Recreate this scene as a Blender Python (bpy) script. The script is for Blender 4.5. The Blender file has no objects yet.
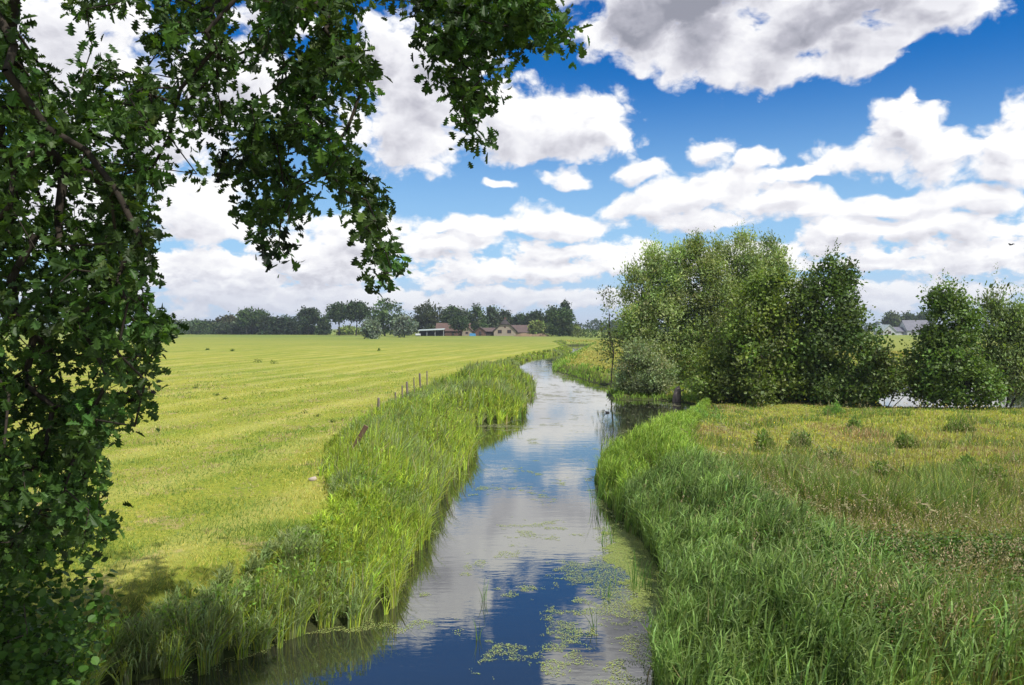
import bpy, math, random
import numpy as np
from mathutils import Vector
rng = np.random.default_rng(7)
random.seed(7)
scn = bpy.context.scene
C = scn.collection
R = math.radians
F = 800.0; HZ = 328.5; H = 4.5; FZ = 0.8; HAZE = .0002      # focal length in px, horizon row, eye height, field level

def gp(px, py, z=0.0):
    """point of the level z seen at pixel px,py"""
    d = (H - z) * F / (py - HZ)
    return ((px - 512) * d / F, d)
def at(px, py, d):
    return np.array([(px - 512) * d / F, d, H - (py - HZ) * d / F])

# ------------------------------------------------------------------ materials
def newmat(name):
    m = bpy.data.materials.new(name); m.use_nodes = True
    nt = m.node_tree; nt.nodes.clear()
    return m, nt, nt.nodes, nt.links
def N(nt, typ, **kw):
    n = nt.nodes.new(typ)
    for k, v in kw.items():
        if k == 'inp':
            for kk, vv in v.items(): n.inputs[kk].default_value = vv
        else: setattr(n, k, v)
    return n
def ramp(nt, fac, stops):
    r = nt.nodes.new('ShaderNodeValToRGB')
    els = r.color_ramp.elements
    while len(els) < len(stops): els.new(0.5)
    for e, (p, c) in zip(els, stops):
        e.position = p; e.color = (*c, 1) if len(c) == 3 else c
    nt.links.new(fac, r.inputs[0]); return r.outputs[0]
def noise(nt, vec, scale, detail=4, rough=.55, w=None):
    n = nt.nodes.new('ShaderNodeTexNoise')
    n.inputs['Scale'].default_value = scale; n.inputs['Detail'].default_value = detail
    n.inputs['Roughness'].default_value = rough
    if vec is not None: nt.links.new(vec, n.inputs['Vector'])
    return n.outputs['Fac']
def mixc(nt, fac, a, b, blend='MIX'):
    m = nt.nodes.new('ShaderNodeMix'); m.data_type = 'RGBA'; m.blend_type = blend
    for s, v in ((0, fac), (6, a), (7, b)):
        if isinstance(v, (int, float)): m.inputs[s].default_value = v
        elif isinstance(v, tuple): m.inputs[s].default_value = (*v, 1)
        else: nt.links.new(v, m.inputs[s])
    return m.outputs[2]

def mat_leaf(name, trans=.3, rough=.5, spec=.35, tcol=(1.5, 1.6, .6)):
    m, nt, ns, ls = newmat(name)
    a = N(nt, 'ShaderNodeAttribute', attribute_name='tint')
    p = N(nt, 'ShaderNodeBsdfPrincipled'); ls.new(a.outputs['Color'], p.inputs['Base Color'])
    p.inputs['Roughness'].default_value = rough; p.inputs['Specular IOR Level'].default_value = spec
    t = N(nt, 'ShaderNodeBsdfTranslucent')
    ls.new(mixc(nt, 1.0, a.outputs['Color'], tcol, 'MULTIPLY'), t.inputs['Color'])
    mx = N(nt, 'ShaderNodeMixShader'); mx.inputs[0].default_value = trans
    ls.new(p.outputs[0], mx.inputs[1]); ls.new(t.outputs[0], mx.inputs[2])
    o = N(nt, 'ShaderNodeOutputMaterial'); ls.new(mx.outputs[0], o.inputs[0])
    return m
def mat_solid(name, c1, c2=None, scale=3, rough=.8, spec=.3, bump=.0, stretch=(1, 1, 1), metal=0):
    m, nt, ns, ls = newmat(name)
    tc = N(nt, 'ShaderNodeTexCoord')
    mp = N(nt, 'ShaderNodeMapping'); mp.inputs['Scale'].default_value = stretch
    ls.new(tc.outputs['Object'], mp.inputs[0])
    f = noise(nt, mp.outputs[0], scale, 6, .6)
    c = ramp(nt, f, [(.3, c1), (.7, c2 or tuple(x * .7 for x in c1))])
    p = N(nt, 'ShaderNodeBsdfPrincipled'); ls.new(c, p.inputs['Base Color'])
    p.inputs['Roughness'].default_value = rough; p.inputs['Specular IOR Level'].default_value = spec
    p.inputs['Metallic'].default_value = metal
    if bump:
        b = N(nt, 'ShaderNodeBump'); b.inputs['Strength'].default_value = bump; b.inputs['Distance'].default_value = .05
        ls.new(f, b.inputs['Height']); ls.new(b.outputs[0], p.inputs['Normal'])
    o = N(nt, 'ShaderNodeOutputMaterial'); ls.new(p.outputs[0], o.inputs[0])
    return m

M = {}
M['oak_leaf'] = mat_leaf('oak_leaf', .30, .5, .25)
M['leaf'] = mat_leaf('leaf', .28, .5, .35)
M['far_leaf'] = mat_leaf('far_leaf', .2, .7, .15)
M['blade'] = mat_leaf('blade', .34, .5, .3, (1.35, 1.4, .7))
M['weed'] = mat_leaf('duckweed', .0, .55, .25)
M['bark'] = mat_solid('bark', (.10, .085, .065), (.04, .034, .028), 6, .9, .15, .6, (1, 1, .25))
M['oakbark'] = mat_solid('oak_bark', (.05, .042, .032), (.022, .018, .014), 6, .95, .1, .6, (1, 1, .25))
M['palebark'] = mat_solid('pale_bark', (.30, .28, .24), (.14, .13, .11), 6, .9, .15, .4, (1, 1, .3))
M['oldwood'] = mat_solid('old_wood', (.24, .20, .17), (.10, .08, .07), 9, .9, .15, .5, (1, 1, .12))
M['plank'] = mat_solid('plank_wood', (.21, .13, .09), (.12, .075, .05), 9, .85, .15, .4, (1, 1, .12))
M['cream'] = mat_solid('cream_render', (.36, .30, .24), (.30, .25, .2), .8)
M['brick'] = mat_solid('old_brick', (.15, .085, .065), (.11, .065, .05), 1.2)
M['tile'] = mat_solid('grey_brown_tile', (.13, .09, .08), (.08, .06, .055), .9)
M['redtile'] = mat_solid('rusty_tile', (.13, .08, .062), (.09, .058, .048), .8)
M['thatch'] = mat_solid('dark_thatch', (.075, .065, .062), (.04, .036, .036), 1.0, .95, .1)
M['slate'] = mat_solid('blue_grey_roof', (.14, .14, .165), (.10, .10, .125), .7, .6, .4)
M['metalroof'] = mat_solid('pale_sheet_metal', (.42, .48, .46), (.32, .38, .36), .7, .5, .4)
M['white'] = mat_solid('white_paint', (.50, .51, .52), (.42, .43, .44), 1)
M['darkwood'] = mat_solid('dark_timber', (.05, .042, .038), (.03, .027, .024), 2)
M['frame'] = mat_solid('red_brown_frame', (.16, .05, .04), (.13, .04, .03), 2)
M['glass'] = mat_solid('window_glass', (.03, .035, .04), (.02, .022, .026), 1, .08, .5)
M['blue'] = mat_solid('blue_sheet', (.05, .22, .42), (.04, .17, .33), 2, .6)
M['sand'] = mat_solid('bare_earth', (.24, .17, .10), (.13, .10, .06), .7, .95, .1, .5)
M['stone'] = mat_solid('pale_stone', (.5, .42, .34), (.38, .32, .26), 6)
M['bird'] = mat_solid('black_feathers', (.02, .02, .022), (.012, .012, .014), 9, .6)
M['beak'] = mat_solid('white_beak', (.7, .68, .62), (.6, .58, .5), 9, .5)
M['skin'] = mat_solid('bird_eye', (.25, .02, .01), (.2, .02, .01), 9, .3)

# ------------------------------------------------------------------ mesh helpers
def link(name, me, mat, parent=None, loc=None):
    me.name = name
    o = bpy.data.objects.new(name, me); C.objects.link(o)
    if mat is not None: me.materials.append(mat)
    if parent is not None: o.parent = parent
    if loc is not None: o.location = loc
    return o
def tag(o, label=None, cat=None, group=None, kind=None):
    if label: o['label'] = label
    if cat: o['category'] = cat
    if group: o['group'] = group
    if kind: o['kind'] = kind
    return o
def empty(name, loc, label, cat, group=None, rz=0):
    o = bpy.data.objects.new(name, None); C.objects.link(o)
    o.location = tuple(float(v) for v in loc); o.rotation_euler.z = rz; o.empty_display_size = .3
    return tag(o, label, cat, group)
def np_mesh(V, faces_idx, sizes, tint=None, smooth=False):
    """V (n,3); faces_idx flat loop vertex indices; sizes verts per face"""
    me = bpy.data.meshes.new('m')
    V = np.ascontiguousarray(V, dtype=np.float32)
    me.vertices.add(len(V)); me.vertices.foreach_set('co', V.ravel())
    me.loops.add(len(faces_idx)); me.loops.foreach_set('vertex_index', np.asarray(faces_idx, dtype=np.int32))
    starts = np.concatenate([[0], np.cumsum(sizes)[:-1]]).astype(np.int32)
    me.polygons.add(len(sizes)); me.polygons.foreach_set('loop_start', starts)
    me.polygons.foreach_set('use_smooth', np.full(len(sizes), smooth))
    if tint is not None:
        a = me.attributes.new('tint', 'FLOAT_COLOR', 'POINT')
        col = np.ones((len(V), 4), np.float32); col[:, :3] = np.clip(tint, 0, 1)
        a.data.foreach_set('color', col.ravel())
    me.update(calc_edges=True); me.validate()
    return me
def instance_template(T, faces, Cn, X, Y, Z, tint, shade=None):
    """place template verts T (k,3) at each centre with axes X,Y,Z (already scaled). returns V, idx, sizes, tint"""
    n, k = len(Cn), len(T)
    V = (Cn[:, None, :] + T[None, :, 0:1] * X[:, None, :] + T[None, :, 1:2] * Y[:, None, :] + T[None, :, 2:3] * Z[:, None, :]).reshape(-1, 3)
    fl = np.concatenate([np.array(f) for f in faces]); sz = np.array([len(f) for f in faces])
    idx = (np.arange(n)[:, None] * k + fl[None, :]).ravel()
    return V, idx, np.tile(sz, n), np.repeat(tint, k, axis=0)
class Acc:
    def __init__(s): s.V = []; s.I = []; s.S = []; s.T = []; s.n = 0
    def add(s, V, I, S, T):
        s.V.append(V); s.I.append(I + s.n); s.S.append(S); s.T.append(T); s.n += len(V)
    def mesh(s, smooth=False):
        return np_mesh(np.concatenate(s.V), np.concatenate(s.I), np.concatenate(s.S), np.concatenate(s.T), smooth)
def norm(v): return v / (np.linalg.norm(v, axis=-1, keepdims=True) + 1e-9)
def axes(D, g):
    """frame with Y along D, random roll"""
    Y = norm(D); A = norm(g.normal(size=D.shape)); X = norm(np.cross(Y, A)); Z = np.cross(X, Y)
    return X, Y, Z
DIAM = np.array([[0, 0, 0], [.5, .42, .1], [0, 1, 0], [-.5, .42, .1]]); DIAM_F = [(0, 1, 2, 3)]
_o = [(.0, .0), (.04, .10), (.17, .18), (.07, .26), (.28, .40), (.10, .50), (.32, .66), (.14, .73), (.19, .90), (0, 1.0)]
OAK = np.array([[x, y, .22 * x + .10 * math.sin(y * 3.1)] for x, y in _o] + [[-x, y, .22 * x + .10 * math.sin(y * 3.1)] for x, y in _o[1:-1]])
OAK_F = [tuple(range(0, 10)), (0, 9) + tuple(range(17, 9, -1))]
_o = [(.0, .0), (.22, .14), (.36, .38), (.30, .68), (.0, 1.0)]
OVAL = np.array([[x, y, .2 * x] for x, y in _o] + [[-x, y, .2 * x] for x, y in _o[1:-1]])
OVAL_F = [(0, 1, 2, 3, 4), (0, 4, 7, 6, 5)]
def add_leaves(acc, P, D, size, aspect, tint, g, T=DIAM, TF=DIAM_F, nrm=None):
    X, Y, Z = axes(D, g)
    if nrm is not None:
        X = norm(np.cross(Y, nrm)); Z = np.cross(X, Y)
    s = size[:, None]
    acc.add(*instance_template(T, TF, P, X * s * aspect, Y * s, Z * s * aspect, tint))
def add_blades(acc, P, h, w, lean, bend, tint, g, seg=3, vert=0.0):
    """grass blades: P base, lean angle dir (n,2) unit, bend = horizontal reach at the tip as share of h"""
    n = len(P)
    a = g.uniform(0, math.pi, n)
    S = np.stack([np.cos(a), np.sin(a), np.zeros(n)], 1) * (w * .5)[:, None]
    ts = np.linspace(0, 1, seg + 1)
    k = seg * 2 + 1
    V = np.zeros((n, k, 3)); Tn = np.zeros((n, k, 3))
    for i, t in enumerate(ts):
        hor = (lean * (h * bend * t ** 2)[:, None])
        z = h * (t - .35 * bend * t ** 3)
        c = P + np.concatenate([hor, z[:, None]], 1)
        wd = 1.0 if t < .6 else (1 - t) / .4 * .9 + .05
        if i < seg:
            V[:, 2 * i] = c - S * wd; V[:, 2 * i + 1] = c + S * wd
        else: V[:, 2 * seg] = c
    faces = [(2 * i, 2 * i + 1, 2 * i + 3, 2 * i + 2) for i in range(seg - 1)] + [(2 * seg - 2, 2 * seg - 1, 2 * seg)]
    fl = np.concatenate([np.array(f) for f in faces]); sz = np.array([len(f) for f in faces])
    idx = (np.arange(n)[:, None] * k + fl[None, :]).ravel()
    acc.add(V.reshape(-1, 3), idx, np.tile(sz, n), np.repeat(tint, k, axis=0))
def tints(base, n, g, v=.18, hue=.06):
    b = np.array(base)[None, :] * (1 + g.normal(0, v, (n, 1))) * (1 + g.normal(0, hue, (n, 3)))
    return np.clip(b, .004, 1)
def fnoise(x, y, s, seed=0):
    """cheap smooth value noise 0..1"""
    gg = np.random.default_rng(seed); G = gg.random((256, 256))
    x = x / s + 1000; y = y / s + 1000
    xi = np.floor(x).astype(int); yi = np.floor(y).astype(int); fx = x - xi; fy = y - yi
    fx = fx * fx * (3 - 2 * fx); fy = fy * fy * (3 - 2 * fy)
    q = lambda i, j: G[i % 256, j % 256]
    return (q(xi, yi) * (1 - fx) + q(xi + 1, yi) * fx) * (1 - fy) + (q(xi, yi + 1) * (1 - fx) + q(xi + 1, yi + 1) * fx) * fy
def smooth(a, b, x):
    t = np.clip((x - a) / (b - a), 0, 1); return t * t * (3 - 2 * t)

# simple solid builder
class MB:
    def __init__(s): s.v = []; s.f = []
    def poly(s, pts, faces):
        k = len(s.v); s.v += [tuple(map(float, p)) for p in pts]; s.f += [tuple(i + k for i in f) for f in faces]; return s
    def box(s, x0, x1, y0, y1, z0, z1):
        return s.poly([(x, y, z) for z in (z0, z1) for x, y in ((x0, y0), (x1, y0), (x1, y1), (x0, y1))],
                      [(0, 3, 2, 1), (4, 5, 6, 7), (0, 1, 5, 4), (1, 2, 6, 5), (2, 3, 7, 6), (3, 0, 4, 7)])
    def prism(s, prof, y0, y1):
        """profile in x,z extruded along y"""
        n = len(prof)
        pts = [(x, y0, z) for x, z in prof] + [(x, y1, z) for x, z in prof]
        return s.poly(pts, [tuple(range(n)), tuple(range(2 * n - 1, n - 1, -1))] + [(i, i + n, (i + 1) % n + n, (i + 1) % n) for i in range(n)])
    def ring(s, cs, k=8):
        """loft of rings: list of (centre, rx_vec, ry_vec)"""
        b = len(s.v)
        for c, a, d in cs:
            for i in range(k):
                t = 2 * math.pi * i / k
                s.v.append(tuple(float(c[j] + a[j] * math.cos(t) + d[j] * math.sin(t)) for j in range(3)))
        for r in range(len(cs) - 1):
            for i in range(k):
                s.f.append((b + r * k + i, b + r * k + (i + 1) % k, b + (r + 1) * k + (i + 1) % k, b + (r + 1) * k + i))
        s.f.append(tuple(b + i for i in range(k - 1, -1, -1))); s.f.append(tuple(b + (len(cs) - 1) * k + i for i in range(k)))
        return s
    def build(s, name, mat, parent=None, smooth=False, loc=None):
        me = bpy.data.meshes.new(name); me.from_pydata(s.v, [], s.f); me.update()
        if smooth: me.polygons.foreach_set('use_smooth', [True] * len(me.polygons))
        return link(name, me, mat, parent, loc)

# ------------------------------------------------------------------ the stream outline
wl = [(-6.4, -25), (-6.2, -5), (-6.0, 4)] + [gp(*p) for p in [
    (90, 690), (190, 672), (250, 652), (300, 634), (352, 626), (380, 604), (390, 575), (398, 556), (414, 546), (421, 519),
    (437, 491), (455, 470), (468, 457), (470, 445), (462, 432), (472, 426), (500, 424), (513, 420), (520, 414), (522, 402), (531, 390),
    (524, 380), (514, 370), (519, 362), (538, 357), (562, 354), (570, 350), (566, 346)]]
wr = [gp(*p) for p in [
    (590, 345), (583, 349), (571, 356), (553, 365), (553, 371), (572, 376), (591, 382), (604, 385.5), (620, 382), (660, 378), (760, 376), (900, 377), (1100, 379)]] + \
    [(78, 66), (78, 46)] + [gp(*p) for p in [
    (1100, 410), (1000, 409), (930, 408.5), (885, 408), (868, 394), (700, 389), (640, 389), (612, 391), (607, 395), (613, 399.5),
    (640, 400), (674, 401), (706, 407), (700, 412), (680, 424), (656, 440), (625, 458), (604, 478), (610, 500), (632, 525),
    (656, 560), (676, 600), (672, 640), (658, 690)]] + [(2.4, 4), (2.8, -5), (3.0, -25)]
WP = np.array(wl + wr)
def water_sd(x, y):
    """signed distance to the water's edge, >0 on land"""
    x = np.asarray(x, float); y = np.asarray(y, float)
    best = np.full(x.shape, 1e9); ins = np.zeros(x.shape, bool)
    n = len(WP)
    for i in range(n):
        ax, ay = WP[i]; bx, by = WP[(i + 1) % n]
        dx, dy = bx - ax, by - ay
        t = np.clip(((x - ax) * dx + (y - ay) * dy) / (dx * dx + dy * dy), 0, 1)
        best = np.minimum(best, np.hypot(x - ax - t * dx, y - ay - t * dy))
        if ay != by:
            c = ((ay > y) != (by > y)) & (x < (bx - ax) * (y - ay) / (by - ay) + ax)
            ins ^= c
    return np.where(ins, -best, best)
WLa = np.array(wl)
def left_x(y):
    """x of the left waterline at distance y"""
    return np.interp(y, WLa[:, 1], WLa[:, 0])
def is_left(x, y): return x < left_x(y) + .8
def ground_z(x, y, sd=None):
    if sd is None: sd = water_sd(x, y)
    wid = 1.5 + .5 * smooth(60, 150, y) + 15 * smooth(6.5, 12, x) * smooth(27, 40, y) * (1 - smooth(60, 64, y))
    land = FZ * (.12 + .88 * smooth(.15, wid, sd)) * smooth(-.02, .12, sd)
    z = np.where(sd > 0, land, -.8 * smooth(0, 1.2, -sd))
    und = (fnoise(x, y, 2.3, 3) - .5) * .10 + (fnoise(x, y, 9, 4) - .5) * .14
    return z + und * smooth(.6, 3, sd) * (1 - smooth(120, 260, y))

# ------------------------------------------------------------------ ground
def axis(lo, f0, f1, hi, step, grow):
    c = list(np.arange(f0, f1, step)); s = step
    while c[-1] < hi: s *= grow; c.append(c[-1] + s)
    a = []; s = step; v = f0
    while v > lo: s *= grow; v -= s; a.append(v)
    return np.array(a[::-1] + c)
gx = axis(-4500, -13, 40, 4500, .32, 1.07); gy = axis(-600, 2, 62, 5000, .32, 1.018)
GX, GY = np.meshgrid(gx, gy); nx, ny = len(gx), len(gy)
sd = water_sd(GX, GY)
GZ = ground_z(GX, GY, sd)
V = np.stack([GX, GY, GZ], -1).reshape(-1, 3)
ii = (np.arange(ny - 1)[:, None] * nx + np.arange(nx - 1)[None, :]).ravel()
idx = np.stack([ii, ii + 1, ii + nx + 1, ii + nx], 1).ravel()
me = np_mesh(V, idx, np.full(len(ii), 4), None, True)
for nm, val in (('bank', sd), ('leftside', smooth(-.8, .8, left_x(GY) + 1 - GX))):
    a = me.attributes.new(nm, 'FLOAT', 'POINT'); a.data.foreach_set('value', val.ravel().astype(np.float32))
m, nt, ns, ls = newmat('meadow_ground')
tc = N(nt, 'ShaderNodeTexCoord').outputs['Object']
mp = N(nt, 'ShaderNodeMapping'); mp.vector_type = 'TEXTURE'
mp.inputs['Rotation'].default_value = (0, 0, -math.atan2(7, 35)); mp.inputs['Scale'].default_value = (1, 14, 1); ls.new(tc, mp.inputs[0])
f_fine = noise(nt, tc, 9, 6, .7); f_mid = noise(nt, tc, .7, 5, .6); f_big = noise(nt, tc, .07, 3, .5)
f_str = noise(nt, mp.outputs[0], .45, 4, .6)
fieldc = ramp(nt, f_str, [(.40, (.21, .26, .035)), (.5, (.33, .33, .05)), (.58, (.50, .44, .11))])
fieldc = mixc(nt, .40, fieldc, ramp(nt, f_mid, [(.32, (.13, .21, .022)), (.5, (.24, .27, .03)), (.68, (.36, .32, .07))]))
fieldc = mixc(nt, .5, fieldc, ramp(nt, f_big, [(.35, (.19, .25, .028)), (.65, (.33, .32, .04))]))
fieldc = mixc(nt, ramp(nt, f_fine, [(.42, (.55,) * 3), (.56, (0,) * 3)]), fieldc, (.10, .15, .02))
straw = noise(nt, tc, .9, 6, .75)
fieldc = mixc(nt, ramp(nt, straw, [(.56, (0,) * 3), (.66, (.8,) * 3)]), fieldc, (.36, .27, .13))
fieldc = mixc(nt, ramp(nt, noise(nt, tc, .33, 5, .8), [(.63, (0,) * 3), (.67, (.7,) * 3)]), fieldc, (.08, .15, .02))
meadc = ramp(nt, f_mid, [(.3, (.15, .20, .035)), (.5, (.30, .30, .06)), (.7, (.34, .29, .10))])
meadc = mixc(nt, ramp(nt, f_fine, [(.42, (.85,) * 3), (.62, (.25,) * 3)]), meadc, (.17, .20, .04))
la = N(nt, 'ShaderNodeAttribute', attribute_name='leftside').outputs['Fac']
ba = N(nt, 'ShaderNodeAttribute', attribute_name='bank').outputs['Fac']
dt = N(nt, 'ShaderNodeVectorMath', operation='DOT_PRODUCT'); ls.new(tc, dt.inputs[0]); dt.inputs[1].default_value = (.98, -.196, 0)
m1 = N(nt, 'ShaderNodeMath', operation='MULTIPLY_ADD'); ls.new(dt.outputs['Value'], m1.inputs[0]); m1.inputs[1].default_value = 6.283 / 3.8
m0 = N(nt, 'ShaderNodeMath', operation='MULTIPLY'); ls.new(f_big, m0.inputs[0]); m0.inputs[1].default_value = 5.; ls.new(m0.outputs[0], m1.inputs[2])
m2 = N(nt, 'ShaderNodeMath', operation='SINE'); ls.new(m1.outputs[0], m2.inputs[0])
m3 = N(nt, 'ShaderNodeMapRange', inp={'From Min': .3, 'From Max': 1., 'To Max': .22}); ls.new(m2.outputs[0], m3.inputs[0])
fieldc = mixc(nt, m3.outputs[0], fieldc, (.52, .47, .17))
cc = mixc(nt, la, meadc, fieldc)
# far country beyond the first fields: duller, cropped in broad blocks
sp = N(nt, 'ShaderNodeSeparateXYZ'); ls.new(tc, sp.inputs[0])
mr = N(nt, 'ShaderNodeMapRange', inp={'From Min': 110., 'From Max': 330.}); ls.new(sp.outputs[1], mr.inputs[0])
cc = mixc(nt, mr.outputs[0], cc, ramp(nt, noise(nt, tc, .012, 2, .5), [(.4, (.15, .20, .04)), (.6, (.21, .24, .05))]))
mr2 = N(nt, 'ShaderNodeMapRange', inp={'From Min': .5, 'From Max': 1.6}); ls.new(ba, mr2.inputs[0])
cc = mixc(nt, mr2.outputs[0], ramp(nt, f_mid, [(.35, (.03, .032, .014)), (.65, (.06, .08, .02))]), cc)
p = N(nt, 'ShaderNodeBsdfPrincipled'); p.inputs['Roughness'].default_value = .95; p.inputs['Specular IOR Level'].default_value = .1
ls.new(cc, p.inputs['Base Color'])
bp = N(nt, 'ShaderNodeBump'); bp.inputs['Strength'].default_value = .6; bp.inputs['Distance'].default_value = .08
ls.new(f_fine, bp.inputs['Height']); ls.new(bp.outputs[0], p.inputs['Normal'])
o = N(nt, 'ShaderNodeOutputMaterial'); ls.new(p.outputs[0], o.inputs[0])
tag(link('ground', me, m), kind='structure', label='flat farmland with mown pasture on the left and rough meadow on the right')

# ------------------------------------------------------------------ water
m, nt, ns, ls = newmat('stream_water')
tc = N(nt, 'ShaderNodeTexCoord').outputs['Object']
mp = N(nt, 'ShaderNodeMapping'); mp.inputs['Scale'].default_value = (1, 2.6, 1); ls.new(tc, mp.inputs[0])
n1 = noise(nt, mp.outputs[0], 3.0, 3, .5); n2 = noise(nt, mp.outputs[0], .7, 2, .5)
mth = N(nt, 'ShaderNodeMath', operation='MULTIPLY_ADD'); mth.inputs[1].default_value = 2.0
ls.new(n2, mth.inputs[0]); ls.new(n1, mth.inputs[2])
bp = N(nt, 'ShaderNodeBump'); bp.inputs['Strength'].default_value = 1.0; bp.inputs['Distance'].default_value = .0011
ls.new(mth.outputs[0], bp.inputs['Height'])
d = N(nt, 'ShaderNodeBsdfDiffuse'); d.inputs[0].default_value = (.022, .024, .016, 1)
gl = N(nt, 'ShaderNodeBsdfGlossy'); gl.inputs['Roughness'].default_value = .0; gl.inputs[0].default_value = (.93, .93, .90, 1)
fr = N(nt, 'ShaderNodeFresnel'); fr.inputs[0].default_value = 1.9
ls.new(bp.outputs[0], gl.inputs['Normal']); ls.new(bp.outputs[0], fr.inputs['Normal'])
mx = N(nt, 'ShaderNodeMixShader'); pw = N(nt, 'ShaderNodeMath', operation='POWER'); pw.inputs[1].default_value = .68; ls.new(fr.outputs[0], pw.inputs[0]); ls.new(pw.outputs[0], mx.inputs[0]); ls.new(d.outputs[0], mx.inputs[1]); ls.new(gl.outputs[0], mx.inputs[2])
o = N(nt, 'ShaderNodeOutputMaterial'); ls.new(mx.outputs[0], o.inputs[0])
me = np_mesh(np.array([[-9, -26, 0], [82, -26, 0], [82, 240, 0], [-9, 240, 0]]), np.array([0, 1, 2, 3]), np.array([4]))
tag(link('water', me, m), kind='structure', label='still stream reflecting clouds and blue sky')

# ------------------------------------------------------------------ trees
def tube_edges(nodes, par, rad, k=5):
    """frusta along parent links -> V, idx"""
    ch = np.array([i for i in range(len(nodes)) if par[i] >= 0])
    A = nodes[par[ch]]; B = nodes[ch]; ra = np.minimum(rad[par[ch]], rad[ch] * 1.35); rb = rad[ch]
    D = norm(B - A); ref = np.where(np.abs(D[:, 2:3]) > .9, np.array([[1., 0, 0]]), np.array([[0, 0, 1.]]))
    X = norm(np.cross(D, ref)); Y = np.cross(D, X)
    t = np.arange(k) * 2 * math.pi / k
    ring = np.cos(t)[None, :, None] * X[:, None] + np.sin(t)[None, :, None] * Y[:, None]
    V = np.concatenate([A[:, None] + ring * ra[:, None, None], (B + D * rb[:, None] * .3)[:, None] + ring * rb[:, None, None]], 1)
    f = np.array([(i, (i + 1) % k, k + (i + 1) % k, k + i) for i in range(k)]).ravel()
    idx = (np.arange(len(ch))[:, None] * 2 * k + f[None]).ravel()
    return V.reshape(-1, 3), idx, np.full(len(ch) * k, 4)
def grow(trunk, targets, g, r0=.008, step=.5, sag=.12, power=.42, trunk_r=None, upw=0.):
    """attach every target to the nearest branch node, trunk first; returns nodes, parents, radii, direction at the targets"""
    nodes = [np.array(p, float) for p in trunk]; par = [-1] + list(range(len(trunk) - 1))
    tg = np.array(targets); base = np.array(trunk[-1])
    order = np.argsort(np.linalg.norm(tg - base, axis=1))
    ends = {}; L = len(nodes)
    cap = len(tg) * 14 + L + 50
    arr = np.zeros((cap, 3)); arr[:L] = nodes; depth = np.zeros(cap); depth[:L] = np.arange(L) * .0
    par = par + [0] * (cap - L); n = L
    for i in order:
        p = tg[i]
        dd = np.linalg.norm(arr[:n] - p, axis=1) + .12 * depth[:n]
        below = np.maximum(p[2] - arr[:n, 2], 0) * upw + np.maximum(arr[:n, 2] - p[2], 0) * .1
        j = int(np.argmin(dd + below)); q = arr[j].copy(); dist = np.linalg.norm(p - q)
        k = int(min(10, max(1, round(dist / step))))
        prev = j; off = g.normal(0, .10 * dist, 3)
        for s in range(1, k + 1):
            t = s / k
            c = q + (p - q) * t + off * math.sin(math.pi * t) + np.array([0, 0, sag * dist * math.sin(math.pi * t)])
            if s < k: c = c + g.normal(0, .02 * dist, 3)
            arr[n] = c; par[n] = prev; depth[n] = depth[prev] + dist / k; prev = n; n += 1
        ends[i] = prev
    arr = arr[:n]; par = np.array(par[:n])
    cnt = np.zeros(n)
    for i in ends.values(): cnt[i] += 1
    for i in range(n - 1, 0, -1): cnt[par[i]] += cnt[i]
    rad = r0 * np.maximum(cnt, 1) ** power
    if trunk_r is not None:
        for i in range(L): rad[i] = max(rad[i], trunk_r * (1 - .45 * i / max(1, L - 1)))
    dirs = np.array([arr[ends[i]] - arr[par[ends[i]]] for i in range(len(tg))])
    return arr, par, rad, norm(dirs)

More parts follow.
